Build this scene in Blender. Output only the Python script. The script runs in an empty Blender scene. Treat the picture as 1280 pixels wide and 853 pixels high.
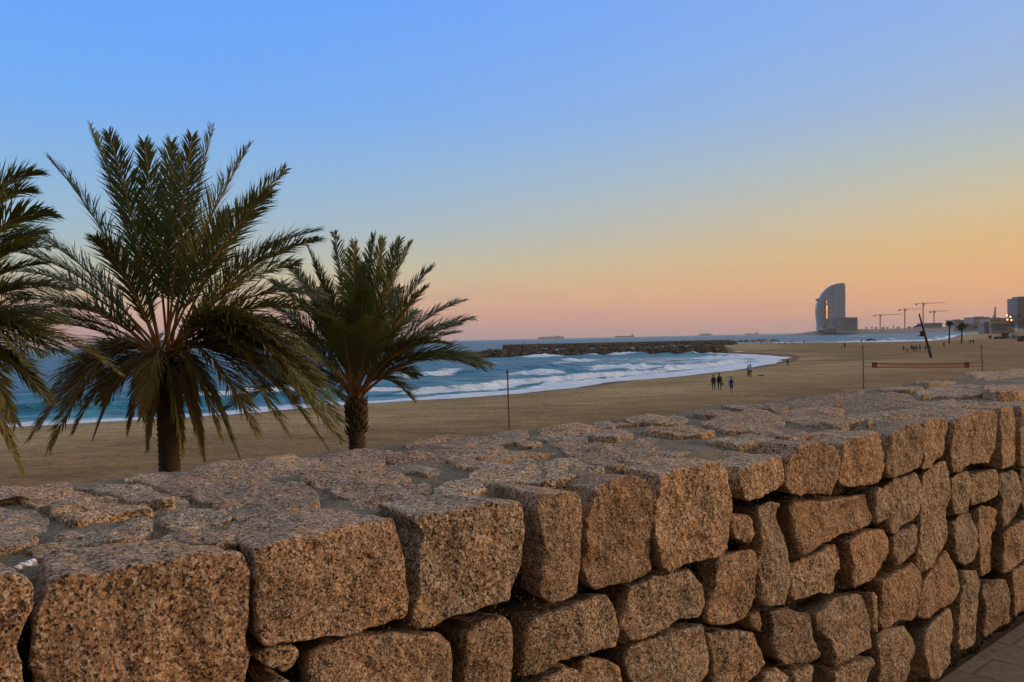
import bpy, math, random
import numpy as np
from mathutils import Vector, Matrix, Quaternion

random.seed(7)
HAZE = 5.5e-5
sc = bpy.context.scene
COL = sc.collection
PI = math.pi

# ------------------------------------------------------------------ camera
FPX, ROLL, PITCH = 1067.0, 0.0216, 2.2/1067.0
CAM = np.array([0.0, 0.0, 1.4])
f0 = np.array([0, math.cos(PITCH), -math.sin(PITCH)])
u0 = np.array([0, math.sin(PITCH), math.cos(PITCH)])
r0 = np.array([1.0, 0, 0])
RGT = r0*math.cos(ROLL) - u0*math.sin(ROLL)
UPV = r0*math.sin(ROLL) + u0*math.cos(ROLL)
FWD = f0
cam_d = bpy.data.cameras.new('camera')
cam = bpy.data.objects.new('camera', cam_d); COL.objects.link(cam)
M = Matrix.Identity(4)
for i in range(3):
    M[i][0] = RGT[i]; M[i][1] = UPV[i]; M[i][2] = -FWD[i]; M[i][3] = CAM[i]
cam.matrix_world = M
cam_d.sensor_width = 36; cam_d.lens = FPX/1280*36
cam_d.clip_start = 0.05; cam_d.clip_end = 90000
sc.camera = cam

def ray(px, py):
    return FWD + RGT*((px-640)/FPX) - UPV*((py-426.5)/FPX)
def at_depth(px, py, Y):
    r = ray(px, py); return CAM + r*(Y/r[1])
def on_z(px, py, z):
    r = ray(px, py); return CAM + r*((z-CAM[2])/r[2])
def on_plane(px, py, p0, n):
    r = ray(px, py); return CAM + r*(np.dot(p0-CAM, n)/np.dot(r, n))

# ------------------------------------------------------------------ noise
def _hash(ix, iy, iz, s):
    h = (ix.astype(np.int64)*374761393 + iy.astype(np.int64)*668265263 + iz.astype(np.int64)*2147483647 + s*974634777) & 0xffffffff
    h = ((h ^ (h >> 13))*1274126177) & 0xffffffff
    h = ((h ^ (h >> 16))*2246822519) & 0xffffffff
    return ((h ^ (h >> 15)) & 0xffff)/32767.5 - 1.0
def vnoise(P, s=0):
    P = np.asarray(P, float); F = np.floor(P); t = P-F; t = t*t*t*(t*(t*6-15)+10)
    i = F.astype(np.int64); x, y, z = i[..., 0], i[..., 1], i[..., 2]
    out = 0
    for dx in (0, 1):
        wx = t[..., 0] if dx else 1-t[..., 0]
        for dy in (0, 1):
            wy = t[..., 1] if dy else 1-t[..., 1]
            for dz in (0, 1):
                wz = t[..., 2] if dz else 1-t[..., 2]
                out = out + wx*wy*wz*_hash(x+dx, y+dy, z+dz, s)
    return out
def fbm(P, octv=4, s=0, gain=.5):
    a = 1; o = 0; P = np.asarray(P, float)
    for k in range(octv):
        o = o + a*vnoise(P*(2.03**k)+17.3*k, s+k); a *= gain
    return o
def n2(x, y, octv=3, s=0):
    return fbm(np.stack([x, y, np.zeros_like(x)+s*3.1], -1), octv, s)

# ------------------------------------------------------------------ mesh helpers
def mesh_obj(name, V, F, mats=None, parent=None, smooth=True, midx=None, attrs=None, colors=None):
    me = bpy.data.meshes.new(name)
    me.from_pydata([tuple(map(float, v)) for v in V], [], [tuple(map(int, f)) for f in F])
    if mats is not None:
        for m in (mats if isinstance(mats, (list, tuple)) else [mats]): me.materials.append(m)
    if midx is not None: me.polygons.foreach_set('material_index', list(map(int, midx)))
    if smooth: me.polygons.foreach_set('use_smooth', [True]*len(me.polygons))
    if attrs:
        for k, a in attrs.items():
            at = me.attributes.new(k, 'FLOAT', 'POINT'); at.data.foreach_set('value', np.asarray(a, np.float32))
    me.update()
    o = bpy.data.objects.new(name, me); COL.objects.link(o)
    if parent is not None: o.parent = parent
    return o
def grid_mesh(name, G, mats, parent=None, attrs=None, smooth=True):
    n, m = G.shape[:2]
    idx = np.arange(n*m).reshape(n, m)
    q = np.stack([idx[:-1, :-1], idx[:-1, 1:], idx[1:, 1:], idx[1:, :-1]], -1).reshape(-1, 4)
    me = bpy.data.meshes.new(name)
    me.vertices.add(n*m); me.vertices.foreach_set('co', G.reshape(-1).astype(np.float32))
    me.loops.add(q.size); me.loops.foreach_set('vertex_index', q.reshape(-1).astype(np.int32))
    me.polygons.add(len(q)); me.polygons.foreach_set('loop_start', np.arange(0, q.size, 4, dtype=np.int32))
    me.update(calc_edges=True); me.validate()
    if smooth: me.polygons.foreach_set('use_smooth', [True]*len(me.polygons))
    if attrs:
        for k, a in attrs.items():
            at = me.attributes.new(k, 'FLOAT', 'POINT'); at.data.foreach_set('value', a.reshape(-1).astype(np.float32))
    me.materials.append(mats)
    o = bpy.data.objects.new(name, me); COL.objects.link(o)
    if parent is not None: o.parent = parent
    return o
class MB:
    def __init__(s): s.V = []; s.F = []; s.mi = []
    def add(s, V, F, mi=0):
        b = len(s.V); s.V += [tuple(v) for v in V]; s.F += [tuple(i+b for i in f) for f in F]; s.mi += [mi]*len(F)
    def box(s, c, size, rz=0, mi=0, taper=1.0):
        hx, hy, hz = [k/2 for k in size]; ca, sa = math.cos(rz), math.sin(rz); V = []
        for z in (-1, 1):
            t = taper if z > 0 else 1
            for x, y in ((-1, -1), (1, -1), (1, 1), (-1, 1)):
                X, Y = x*hx*t, y*hy*t
                V.append((c[0]+X*ca-Y*sa, c[1]+X*sa+Y*ca, c[2]+z*hz))
        s.add(V, [(0, 3, 2, 1), (4, 5, 6, 7), (0, 1, 5, 4), (1, 2, 6, 5), (2, 3, 7, 6), (3, 0, 4, 7)], mi)
    def tube(s, pts, rad, n=8, mi=0, cap=True):
        pts = [np.array(p, float) for p in pts]
        if not hasattr(rad, '__len__'): rad = [rad]*len(pts)
        b = len(s.V); prev = None
        for i, p in enumerate(pts):
            t = pts[min(i+1, len(pts)-1)]-pts[max(i-1, 0)]; t = t/(np.linalg.norm(t)+1e-9)
            ref = prev if prev is not None else (np.array([0, 0, 1.]) if abs(t[2]) < .9 else np.array([1., 0, 0]))
            a = ref-t*np.dot(ref, t); a /= np.linalg.norm(a)+1e-9; c = np.cross(t, a); prev = a
            for k in range(n):
                an = 2*PI*k/n; s.V.append(tuple(p+rad[i]*(a*math.cos(an)+c*math.sin(an))))
        for i in range(len(pts)-1):
            for k in range(n):
                s.F.append((b+i*n+k, b+i*n+(k+1) % n, b+(i+1)*n+(k+1) % n, b+(i+1)*n+k)); s.mi.append(mi)
        if cap:
            s.F.append(tuple(b+k for k in range(n))[::-1]); s.F.append(tuple(b+(len(pts)-1)*n+k for k in range(n))); s.mi += [mi, mi]
    def prism(s, poly3, off, mi=0):
        n = len(poly3); A = [np.array(p, float) for p in poly3]; B = [p+np.array(off, float) for p in A]
        s.add(A+B, [tuple(range(n))[::-1], tuple(range(n, 2*n))]+[(i, (i+1) % n, n+(i+1) % n, n+i) for i in range(n)], mi)
    def blob(s, c, r, seed=0, seg=8, rings=5, rough=.25, mi=0):
        V = []; F = []
        for i in range(rings+1):
            th = PI*i/rings
            for k in range(seg):
                ph = 2*PI*k/seg
                V.append([math.sin(th)*math.cos(ph), math.sin(th)*math.sin(ph), math.cos(th)])
        V = np.array(V); d = 1+rough*vnoise(V*1.7+seed*7.7, 3); V = V*d[:, None]*np.array(r)+np.array(c)
        for i in range(rings):
            for k in range(seg): F.append((i*seg+k, (i+1)*seg+k, (i+1)*seg+(k+1) % seg, i*seg+(k+1) % seg))
        s.add(V, F, mi)
    def build(s, name, mats, parent=None, smooth=False):
        return mesh_obj(name, s.V, s.F, mats, parent, smooth, s.mi)
def tag(o, label=None, cat=None, group=None, kind=None):
    if label: o['label'] = label
    if cat: o['category'] = cat
    if group: o['group'] = group
    if kind: o['kind'] = kind
    return o
def empty(name, loc=(0, 0, 0)):
    o = bpy.data.objects.new(name, None); o.location = loc; COL.objects.link(o); return o
def rebase(root, *kids):
    """children were built in world coordinates: keep them there under a moved root"""
    for k in kids:
        loc = root.location
        k.data.transform(Matrix.Translation(-loc)); k.parent = root

# ------------------------------------------------------------------ materials
def newmat(name):
    m = bpy.data.materials.new(name); m.use_nodes = True
    nt = m.node_tree; b = nt.nodes['Principled BSDF']; return m, nt, b
def nd(nt, typ, **kw):
    n = nt.nodes.new(typ)
    for k, v in kw.items():
        if k.startswith('i_'):
            key = k[2:]; key = int(key) if key.isdigit() else key.replace('_', ' ')
            n.inputs[key].default_value = v
        else: setattr(n, k, v)
    return n
def ramp(nt, fac, stops, interp='LINEAR'):
    r = nt.nodes.new('ShaderNodeValToRGB'); r.color_ramp.interpolation = interp
    els = r.color_ramp.elements
    while len(els) < len(stops): els.new(.5)
    for e, (p, c) in zip(els, stops):
        e.position = p; e.color = (*c, 1) if len(c) == 3 else c
    nt.links.new(fac, r.inputs[0]); return r.outputs[0]
def math_n(nt, op, a, b=None, clamp=False):
    n = nt.nodes.new('ShaderNodeMath'); n.operation = op; n.use_clamp = clamp
    for i, v in enumerate((a, b)):
        if v is None: continue
        if isinstance(v, (int, float)): n.inputs[i].default_value = v
        else: nt.links.new(v, n.inputs[i])
    return n.outputs[0]
def mixc(nt, fac, a, b, typ='MIX'):
    n = nt.nodes.new('ShaderNodeMix'); n.data_type = 'RGBA'; n.blend_type = typ
    for i, v in ((0, fac), (6, a), (7, b)):
        if isinstance(v, (int, float)): n.inputs[i].default_value = v
        elif isinstance(v, tuple): n.inputs[i].default_value = (*v, 1) if len(v) == 3 else v
        else: nt.links.new(v, n.inputs[i])
    return n.outputs[2]
def tex(nt, typ, vec, scale, **kw):
    n = nt.nodes.new(typ); n.inputs['Scale'].default_value = scale
    for k, v in kw.items():
        if k in ('feature', 'distance'): setattr(n, k, v)
        else: n.inputs[k.replace('_', ' ')].default_value = v
    nt.links.new(vec, n.inputs['Vector']); return n
def bump(nt, b, h, strength, dist, prev=None):
    n = nt.nodes.new('ShaderNodeBump'); n.inputs['Strength'].default_value = strength; n.inputs['Distance'].default_value = dist
    nt.links.new(h, n.inputs['Height'])
    if prev is not None: nt.links.new(prev, n.inputs['Normal'])
    if b is not None: nt.links.new(n.outputs[0], b.inputs['Normal'])
    return n.outputs[0]
def geo_pos(nt): return nt.nodes.new('ShaderNodeNewGeometry').outputs['Position']
def mapping(nt, vec, scale=(1, 1, 1), rot=(0, 0, 0), loc=(0, 0, 0)):
    n = nt.nodes.new('ShaderNodeMapping'); n.inputs['Scale'].default_value = scale; n.inputs['Rotation'].default_value = rot
    n.inputs['Location'].default_value = loc
    nt.links.new(vec, n.inputs['Vector']); return n.outputs[0]
def simple(name, col, rough=.7, var=.15, scale=2.0, metal=0.0, spec=.5, emis=None):
    m, nt, b = newmat(name); p = geo_pos(nt)
    n = tex(nt, 'ShaderNodeTexNoise', p, scale, Detail=4.0)
    c = mixc(nt, n.outputs[0], tuple(k*(1-var) for k in col), tuple(min(1, k*(1+var)) for k in col))
    nt.links.new(c, b.inputs['Base Color']); b.inputs['Roughness'].default_value = rough; b.inputs['Metallic'].default_value = metal
    b.inputs['Specular IOR Level'].default_value = spec
    if emis:
        b.inputs['Emission Color'].default_value = (*emis[0], 1); b.inputs['Emission Strength'].default_value = emis[1]
    return m

def granite(name, tint=(1, 1, 1)):
    m, nt, b = newmat(name); p = geo_pos(nt)
    oi = nt.nodes.new('ShaderNodeObjectInfo').outputs['Random']
    wob = tex(nt, 'ShaderNodeTexNoise', p, 130.0, Detail=2.0)
    wv = nt.nodes.new('ShaderNodeVectorMath'); wv.operation = 'MULTIPLY_ADD'
    nt.links.new(wob.outputs['Color'], wv.inputs[0]); wv.inputs[1].default_value = (.006,)*3; nt.links.new(p, wv.inputs[2])
    sv = nt.nodes.new('ShaderNodeVectorMath'); sv.operation = 'SCALE'; nt.links.new(wv.outputs[0], sv.inputs[0])
    nt.links.new(math_n(nt, 'ADD', math_n(nt, 'MULTIPLY', math_n(nt, 'FRACT', math_n(nt, 'MULTIPLY', oi, 7.3)), .42), .78), sv.inputs['Scale'])
    pv = sv.outputs[0]
    v1 = tex(nt, 'ShaderNodeTexVoronoi', pv, 290.0)
    sep = nt.nodes.new('ShaderNodeSeparateColor'); nt.links.new(v1.outputs['Color'], sep.inputs[0])
    cl = tex(nt, 'ShaderNodeTexNoise', p, 80.0, Detail=3.0, Roughness=.6)
    k = math_n(nt, 'ADD', math_n(nt, 'MULTIPLY', sep.outputs[0], .72), math_n(nt, 'MULTIPLY', math_n(nt, 'SUBTRACT', cl.outputs[0], .36), .95))
    c = ramp(nt, k, [(0, (.022, .018, .015)), (.16, (.05, .04, .03)), (.24, (.17, .13, .10)), (.36, (.27, .21, .165)), (.46, (.44, .265, .13)),
                     (.60, (.47, .31, .17)), (.68, (.52, .42, .32)), (.84, (.68, .58, .47)), (1, (.80, .72, .62))])
    v2 = tex(nt, 'ShaderNodeTexVoronoi', pv, 215.0)
    sep2 = nt.nodes.new('ShaderNodeSeparateColor'); nt.links.new(v2.outputs['Color'], sep2.inputs[0])
    dk = math_n(nt, 'MULTIPLY', math_n(nt, 'GREATER_THAN', sep2.outputs[1], .88), math_n(nt, 'LESS_THAN', v2.outputs['Distance'], .42))
    c = mixc(nt, math_n(nt, 'MULTIPLY', dk, .75), c, (.03, .025, .022))
    big = tex(nt, 'ShaderNodeTexNoise', p, 6.5, Detail=6.0, Roughness=.72)
    st = ramp(nt, big.outputs[0], [(.3, (.46, .43, .41)), (.5, (.80, .77, .75)), (.72, (.98, .78, .60))])
    c = mixc(nt, .8, c, st, 'MULTIPLY')
    ov = ramp(nt, oi, [(0, (.72, .68, .66)), (.25, (1.0, .86, .74)), (.5, (.88, .88, .88)), (.75, (1.1, 1.05, .95)), (1, (1.12, .92, .76))])
    c = mixc(nt, 1.0, c, ov, 'MULTIPLY')
    c = mixc(nt, 1.0, c, tint, 'MULTIPLY')
    # greyer weathering and lichen specks
    li = tex(nt, 'ShaderNodeTexNoise', p, 22.0, Detail=6.0, Roughness=.75)
    lm = ramp(nt, li.outputs[0], [(.56, (0, 0, 0)), (.70, (1, 1, 1))])
    c = mixc(nt, math_n(nt, 'MULTIPLY', lm, .45), c, (.20, .175, .15))
    nt.links.new(c, b.inputs['Base Color'])
    b.inputs['Roughness'].default_value = .85; b.inputs['Specular IOR Level'].default_value = .25
    h1 = tex(nt, 'ShaderNodeTexNoise', p, 90.0, Detail=5.0, Roughness=.7)
    h2 = tex(nt, 'ShaderNodeTexNoise', p, 18.0, Detail=4.0, Roughness=.6)
    n_ = bump(nt, None, h2.outputs[0], .9, .028)
    n_ = bump(nt, None, h1.outputs[0], .75, .007, n_)
    bump(nt, b, v1.outputs['Distance'], .35, .003, n_)
    return m
GRAN = granite('granite', (1.0, 1.03, 1.08))
GRAN_TOP = granite('weathered granite', (1.05, 1.10, 1.14))
def mortar_mat(name, c1, c2):
    m, nt, b = newmat(name); p = geo_pos(nt)
    n = tex(nt, 'ShaderNodeTexNoise', p, 9.0, Detail=7.0, Roughness=.65)
    g = tex(nt, 'ShaderNodeTexNoise', p, 220.0, Detail=3.0)
    c = mixc(nt, n.outputs[0], c1, c2)
    c = mixc(nt, math_n(nt, 'MULTIPLY', g.outputs[0], .6), c, (.03, .03, .028), 'OVERLAY')
    c = mixc(nt, .5, c, ramp(nt, g.outputs[0], [(.35, (.4, .4, .4)), (.65, (1.5, 1.5, 1.5))]), 'MULTIPLY')
    nt.links.new(c, b.inputs['Base Color']); b.inputs['Roughness'].default_value = .95; b.inputs['Specular IOR Level'].default_value = .2
    vv = tex(nt, 'ShaderNodeTexVoronoi', p, 120.0); sp = nt.nodes.new('ShaderNodeSeparateColor'); nt.links.new(vv.outputs['Color'], sp.inputs[0])
    ag = math_n(nt, 'MULTIPLY', math_n(nt, 'GREATER_THAN', sp.outputs[0], .72), math_n(nt, 'LESS_THAN', vv.outputs['Distance'], .45))
    c = mixc(nt, math_n(nt, 'MULTIPLY', ag, .8), c, ramp(nt, sp.outputs[1], [(0, (.05, .045, .04)), (.4, (.30, .20, .12)), (.7, (.42, .36, .30)), (1, (.5, .3, .2))]))
    pt = tex(nt, 'ShaderNodeTexNoise', p, 3.0, Detail=6.0, Roughness=.7)
    c = mixc(nt, .7, c, ramp(nt, pt.outputs[0], [(.35, (.55, .55, .48)), (.6, (1.1, 1.08, 1.05))]), 'MULTIPLY'); nt.links.new(c, b.inputs['Base Color'])
    g2 = tex(nt, 'ShaderNodeTexNoise', p, 45.0, Detail=5.0, Roughness=.7)
    h = bump(nt, None, n.outputs[0], .9, .03); h = bump(nt, None, g2.outputs[0], .9, .015, h); bump(nt, b, g.outputs[0], .9, .004, h)
    return m
MORT = mortar_mat('cement mortar', (.19, .16, .115), (.42, .355, .27))
JOINT = mortar_mat('earthy joint fill', (.012, .010, .007), (.05, .04, .028))

# ------------------------------------------------------------------ sun + sky
SUN_AZ, SUN_EL = math.radians(84), math.radians(9)      # azimuth clockwise from +Y
sdir = np.array([math.sin(SUN_AZ)*math.cos(SUN_EL), math.cos(SUN_AZ)*math.cos(SUN_EL), math.sin(SUN_EL)])
sl = bpy.data.lights.new('sun', 'SUN'); sl.energy = 1.9; sl.angle = math.radians(11); sl.color = (1.0, .66, .36)
so = bpy.data.objects.new('sun', sl); COL.objects.link(so)
so.rotation_euler = Vector(sdir).to_track_quat('Z', 'Y').to_euler(); so.location = (30, 0, 30)

w = bpy.data.worlds.new('World'); sc.world = w; w.use_nodes = True
nt = w.node_tree; nt.nodes.clear()
tc = nt.nodes.new('ShaderNodeTexCoord').outputs['Generated']
nrm = nt.nodes.new('ShaderNodeVectorMath'); nrm.operation = 'NORMALIZE'; nt.links.new(tc, nrm.inputs[0])
sx = nt.nodes.new('ShaderNodeSeparateXYZ'); nt.links.new(nrm.outputs[0], sx.inputs[0])
def S(r, g, b_):
    def l(c):
        c /= 255; return c/12.92 if c <= .04045 else ((c+.055)/1.055)**2.4
    return (l(r), l(g), l(b_))
# elevation = z (sin); view covers up to 0.37
el = math_n(nt, 'MAXIMUM', sx.outputs[2], 0.0)
eR = [(0.0, S(212,156,132)), (.012, S(226,164,128)), (.05, S(235,174,118)), (.09, S(229,182,118)), (.13, S(216,190,142)), (.18, S(190,192,176)), (.24, S(165,184,209)), (.32, S(148,179,230)), (.40, S(138,174,240)), (.46, (.40, .55, .85)), (.75, (.66, .76, .90)), (1.0, (.70, .78, .90))]
eL = [(0.0, S(192,154,162)), (.015, S(206,160,155)), (.035, S(213,170,150)), (.06, S(206,184,156)), (.085, S(188,192,172)), (.13, S(158,186,205)), (.18, S(140,182,223)), (.26, S(116,173,244)), (.40, S(94,161,254)), (.46, (.36, .54, .88)), (.75, (.66, .76, .90)), (1.0, (.70, .78, .90))]  # unseen stops above the view are brightened to light the foreground
cR = ramp(nt, el, eR); cL = ramp(nt, el, eL)
# azimuth blend: angle measured from +Y, clockwise
az = math_n(nt, 'ARCTAN2', sx.outputs[0], sx.outputs[1])
azf = nt.nodes.new('ShaderNodeMapRange'); azf.interpolation_type = 'SMOOTHSTEP'
azf.inputs['From Min'].default_value = -.5; azf.inputs['From Max'].default_value = .85
nt.links.new(az, azf.inputs['Value'])
base = mixc(nt, azf.outputs[0], cL, cR)
# glow of the set sun outside the right edge
sd = nt.nodes.new('ShaderNodeVectorMath'); sd.operation = 'DOT_PRODUCT'; nt.links.new(nrm.outputs[0], sd.inputs[0])
sd.inputs[1].default_value = (math.sin(SUN_AZ), math.cos(SUN_AZ), .02)
gl = ramp(nt, sd.outputs['Value'], [(0.62, (0, 0, 0)), (.85, (.25, .10, .02)), (1.0, (1, .42, .10))])
base = mixc(nt, 1.0, base, gl, 'ADD')
# unseen sky behind the camera: a dim warm fill for the foreground
bk = ramp(nt, sx.outputs[1], [(0, (1, 1, 1)), (.001, (1, 1, 1))])
bkm = nt.nodes.new('ShaderNodeMapRange'); bkm.interpolation_type = 'SMOOTHSTEP'
bkm.inputs['From Min'].default_value = -.75; bkm.inputs['From Max'].default_value = .35; bkm.inputs['To Min'].default_value = 0; bkm.inputs['To Max'].default_value = 1
nt.links.new(sx.outputs[1], bkm.inputs['Value'])
base = mixc(nt, bkm.outputs[0], (.24, .19, .14), base)
# faint streaky clouds low over the horizon and slight unevenness
cm = mapping(nt, nrm.outputs[0], scale=(2.0, 2.0, 38.0))
cn = tex(nt, 'ShaderNodeTexNoise', cm, 2.2, Detail=5.0, Roughness=.55)
cmask = ramp(nt, cn.outputs[0], [(.55, (0, 0, 0)), (.74, (1, 1, 1))])
lowm = ramp(nt, el, [(0, (1, 1, 1)), (.06, (.8, .8, .8)), (.14, (0, 0, 0))])
base = mixc(nt, math_n(nt, 'MULTIPLY', math_n(nt, 'MULTIPLY', cmask, lowm), .30), base, S(196,150,150))
sky = nt.nodes.new('ShaderNodeTexSky'); sky.sky_type = 'NISHITA'; sky.sun_disc = False
sky.sun_elevation = SUN_EL; sky.sun_rotation = SUN_AZ; sky.air_density = 1.5; sky.dust_density = 2.5
bg1 = nt.nodes.new('ShaderNodeBackground'); bg1.inputs[1].default_value = .05; nt.links.new(sky.outputs[0], bg1.inputs[0])
bg2 = nt.nodes.new('ShaderNodeBackground'); bg2.inputs[1].default_value = 1.12; nt.links.new(base, bg2.inputs[0])
mx = nt.nodes.new('ShaderNodeMixShader'); mx.inputs[0].default_value = .88
nt.links.new(bg1.outputs[0], mx.inputs[1]); nt.links.new(bg2.outputs[0], mx.inputs[2])
wo = nt.nodes.new('ShaderNodeOutputWorld'); nt.links.new(mx.outputs[0], wo.inputs[0])
sc.view_settings.view_transform = 'Standard'; sc.view_settings.look = 'None'; sc.view_settings.exposure = 0; sc.view_settings.gamma = 1

# ------------------------------------------------------------------ wall frame
TH = math.radians(48.1)
D_ = np.array([math.sin(TH), math.cos(TH), 0]); N_ = np.array([math.cos(TH), -math.sin(TH), 0]); Z_ = np.array([0, 0, 1.])
A1, A2, ZT = 1.395, 2.557, 1.4-.356
P0 = np.array([0, 0, 0.])-N_*A1                 # a point of the front face plane
def face_uv(px, py):
    p = on_plane(px, py, P0, N_); return np.dot(p, D_), p[2]
def top_uv(px, py):
    p = on_z(px, py, ZT); return np.dot(p, D_), -np.dot(p, N_)     # s , a
TILES = {'A': (0, 560, 2.9125), 'B': (280, 540, 2.725), 'C': (560, 520, 2.5625), 'D': (760, 500, 2.418), 'E': (960, 460, 4), 'F': (960, 640, 4),
         'P': (0, 0, 1), 'G1': (0, 560, 5.33), 'G2': (200, 550, 5.33), 'G3': (400, 520, 5.33), 'G4': (600, 500, 5.33), 'G5': (800, 480, 5.333), 'G6': (1040, 450, 5.333)}
def topx(t, pts):
    ox, oy, s = TILES[t]; return [(ox+x/s, oy+y/s) for x, y in pts]

def pip(P, poly):
    x, y = P[:, 0], P[:, 1]; ins = np.zeros(len(P), bool); n = len(poly)
    for i in range(n):
        x1, y1 = poly[i]; x2, y2 = poly[(i+1) % n]
        c = ((y1 > y) != (y2 > y)) & (x < (x2-x1)*(y-y1)/(y2-y1+1e-12)+x1); ins ^= c
    return ins
def resample(poly, n):
    P = np.array(poly+[poly[0]], float); seg = np.linalg.norm(np.diff(P, axis=0), axis=1); c = np.concatenate([[0], np.cumsum(seg)])
    t = np.linspace(0, c[-1], n, endpoint=False)
    return np.stack([np.interp(t, c, P[:, 0]), np.interp(t, c, P[:, 1])], -1), c[-1]

def stone(name, poly, O, U, V, N, depth, r, seed, parent, dome=.004, rough=1.0, skirt=5, coping=False, shrink=.10, ds=.008, grow=.0005, facets=3, fslope=.55):
    poly = [tuple(p) for p in poly]
    _, per = resample(poly, 8)
    n = int(min(170, max(36, per/ds)))
    Q, _ = resample(poly, n)
    k = max(1, int(round(.005/(per/n))))
    Q = sum(np.roll(Q, j, 0) for j in range(-k, k+1))/(2*k+1)
    area = 0.5*np.sum(Q[:, 0]*np.roll(Q[:, 1], -1)-np.roll(Q[:, 0], -1)*Q[:, 1])
    if area < 0: Q = Q[::-1]; area = -area
    c = Q.mean(0)*.5+(Q.max(0)+Q.min(0))*.25
    R = Q-c; L = np.linalg.norm(R, axis=1); R = R*(1+grow/L)[:, None]; Q = c+R; L = L+grow
    rmin = L.min(); r = min(r, rmin*.45)
    rings = []                                         # (2D pts, w)
    vtop = Q[:, 1].max()
    for j in range(skirt, 0, -1):
        d = depth*(j/skirt)**1.2
        sh = 1-shrink*(d/.15)
        P2 = c+R*np.array([max(.8, sh), max(.8, sh)])
        if coping:
            P2 = P2.copy(); m = np.clip((Q[:, 1]-c[1])/(vtop-c[1]+1e-6), 0, 1)**.5
            P2[:, 1] = P2[:, 1]*(1-m)+Q[:, 1]*m
        rings.append((P2, -r-d))
    for q in (0, .18, .4, .68, 1.0):
        P2 = Q-R/L[:, None]*(r*q*.9)
        rings.append((P2, -r*(1-math.sqrt(max(0, 1-(1-q)**2)))))
    Qi = rings[-1][0]; Ri = Qi-c
    m = int(max(5, min(26, np.median(L)/ds*.9)))
    for j in range(1, m):
        t = j/m; rings.append((c+Ri*(1-t), dome*(1-(1-t)**2)))
    Vt = []
    for P2, wv in rings:
        Vt.append(O+P2[:, :1]*U+P2[:, 1:]*V+wv*N)
    W = np.concatenate(Vt+[(O+c[0]*U+c[1]*V+dome*N)[None]])
    off = seed*13.37
    front = np.zeros(len(W)); nsk = skirt*n; front[nsk:] = 1
    a = fbm(W*6+off, 2, seed); bb = fbm(W*17+off, 3, seed+5, .6)
    fac = np.abs(vnoise(W*9+off, seed+11))             # creased, split-stone facets
    ch = np.clip(np.abs(vnoise(W*np.array([5, 5, 11])+off*3, seed+13))-.42, 0, 1)      # deep spalled chips
    disp = (.0045*a+.0042*bb-.010*np.clip(fac-.25, 0, 1)*2-.035*ch+.0024*fbm(W*70+off, 2, seed+9))*rough
    rs = random.Random(seed*31+7); rel = W-(O+c[0]*U+c[1]*V); pu, pv = rel@U, rel@V; cut = np.zeros(len(W))
    tu, tv = rs.uniform(-.05, .05), rs.uniform(-.05, .05)
    for q in range(facets):
        an = rs.uniform(0, 2*PI); dd_ = pu*math.cos(an)+pv*math.sin(an); ext_ = dd_[nsk:].max()
        cut = np.minimum(cut, -rs.uniform(.12, .5)*fslope*(dd_-ext_*rs.uniform(.74, .98)))
    wgt = np.ones(len(W))
    for j in range(skirt): wgt[j*n:(j+1)*n] = (j/skirt)**1.5
    extra = (np.maximum(cut, -.025)+tu*pu+tv*pv)*wgt
    W = W+disp[:, None]*N*(.35+.65*front[:, None])+extra[:, None]*N
    vx = np.stack([fbm(W*13+off+9, 3, seed+21, .6), fbm(W*13+off+55, 3, seed+31, .6)], -1)*.0036*rough
    vf = np.stack([vnoise(W*60+off+9, seed+41), vnoise(W*60+off+55, seed+51)], -1)*.0022*rough
    vx = vx+vf
    W = W+vx[:, :1]*U+vx[:, 1:]*V
    F = []
    nr = len(rings)
    for i in range(nr-1):
        for k2 in range(n):
            k3 = (k2+1) % n; F.append((i*n+k2, i*n+k3, (i+1)*n+k3, (i+1)*n+k2))
    last = (nr-1)*n; ci = nr*n
    for k2 in range(n): F.append((last+k2, last+(k2+1) % n, ci))
    if np.dot(np.cross(U, V), N) < 0: F = [f[::-1] for f in F]
    return mesh_obj(name, W, F, GRAN_TOP if name == 'top_stone' else GRAN, parent)

wall = empty('stone_wall', (0, 0, 0))
tag(wall, 'low promenade wall of rough pinkish granite blocks with wide mortared top', 'wall')

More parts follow.
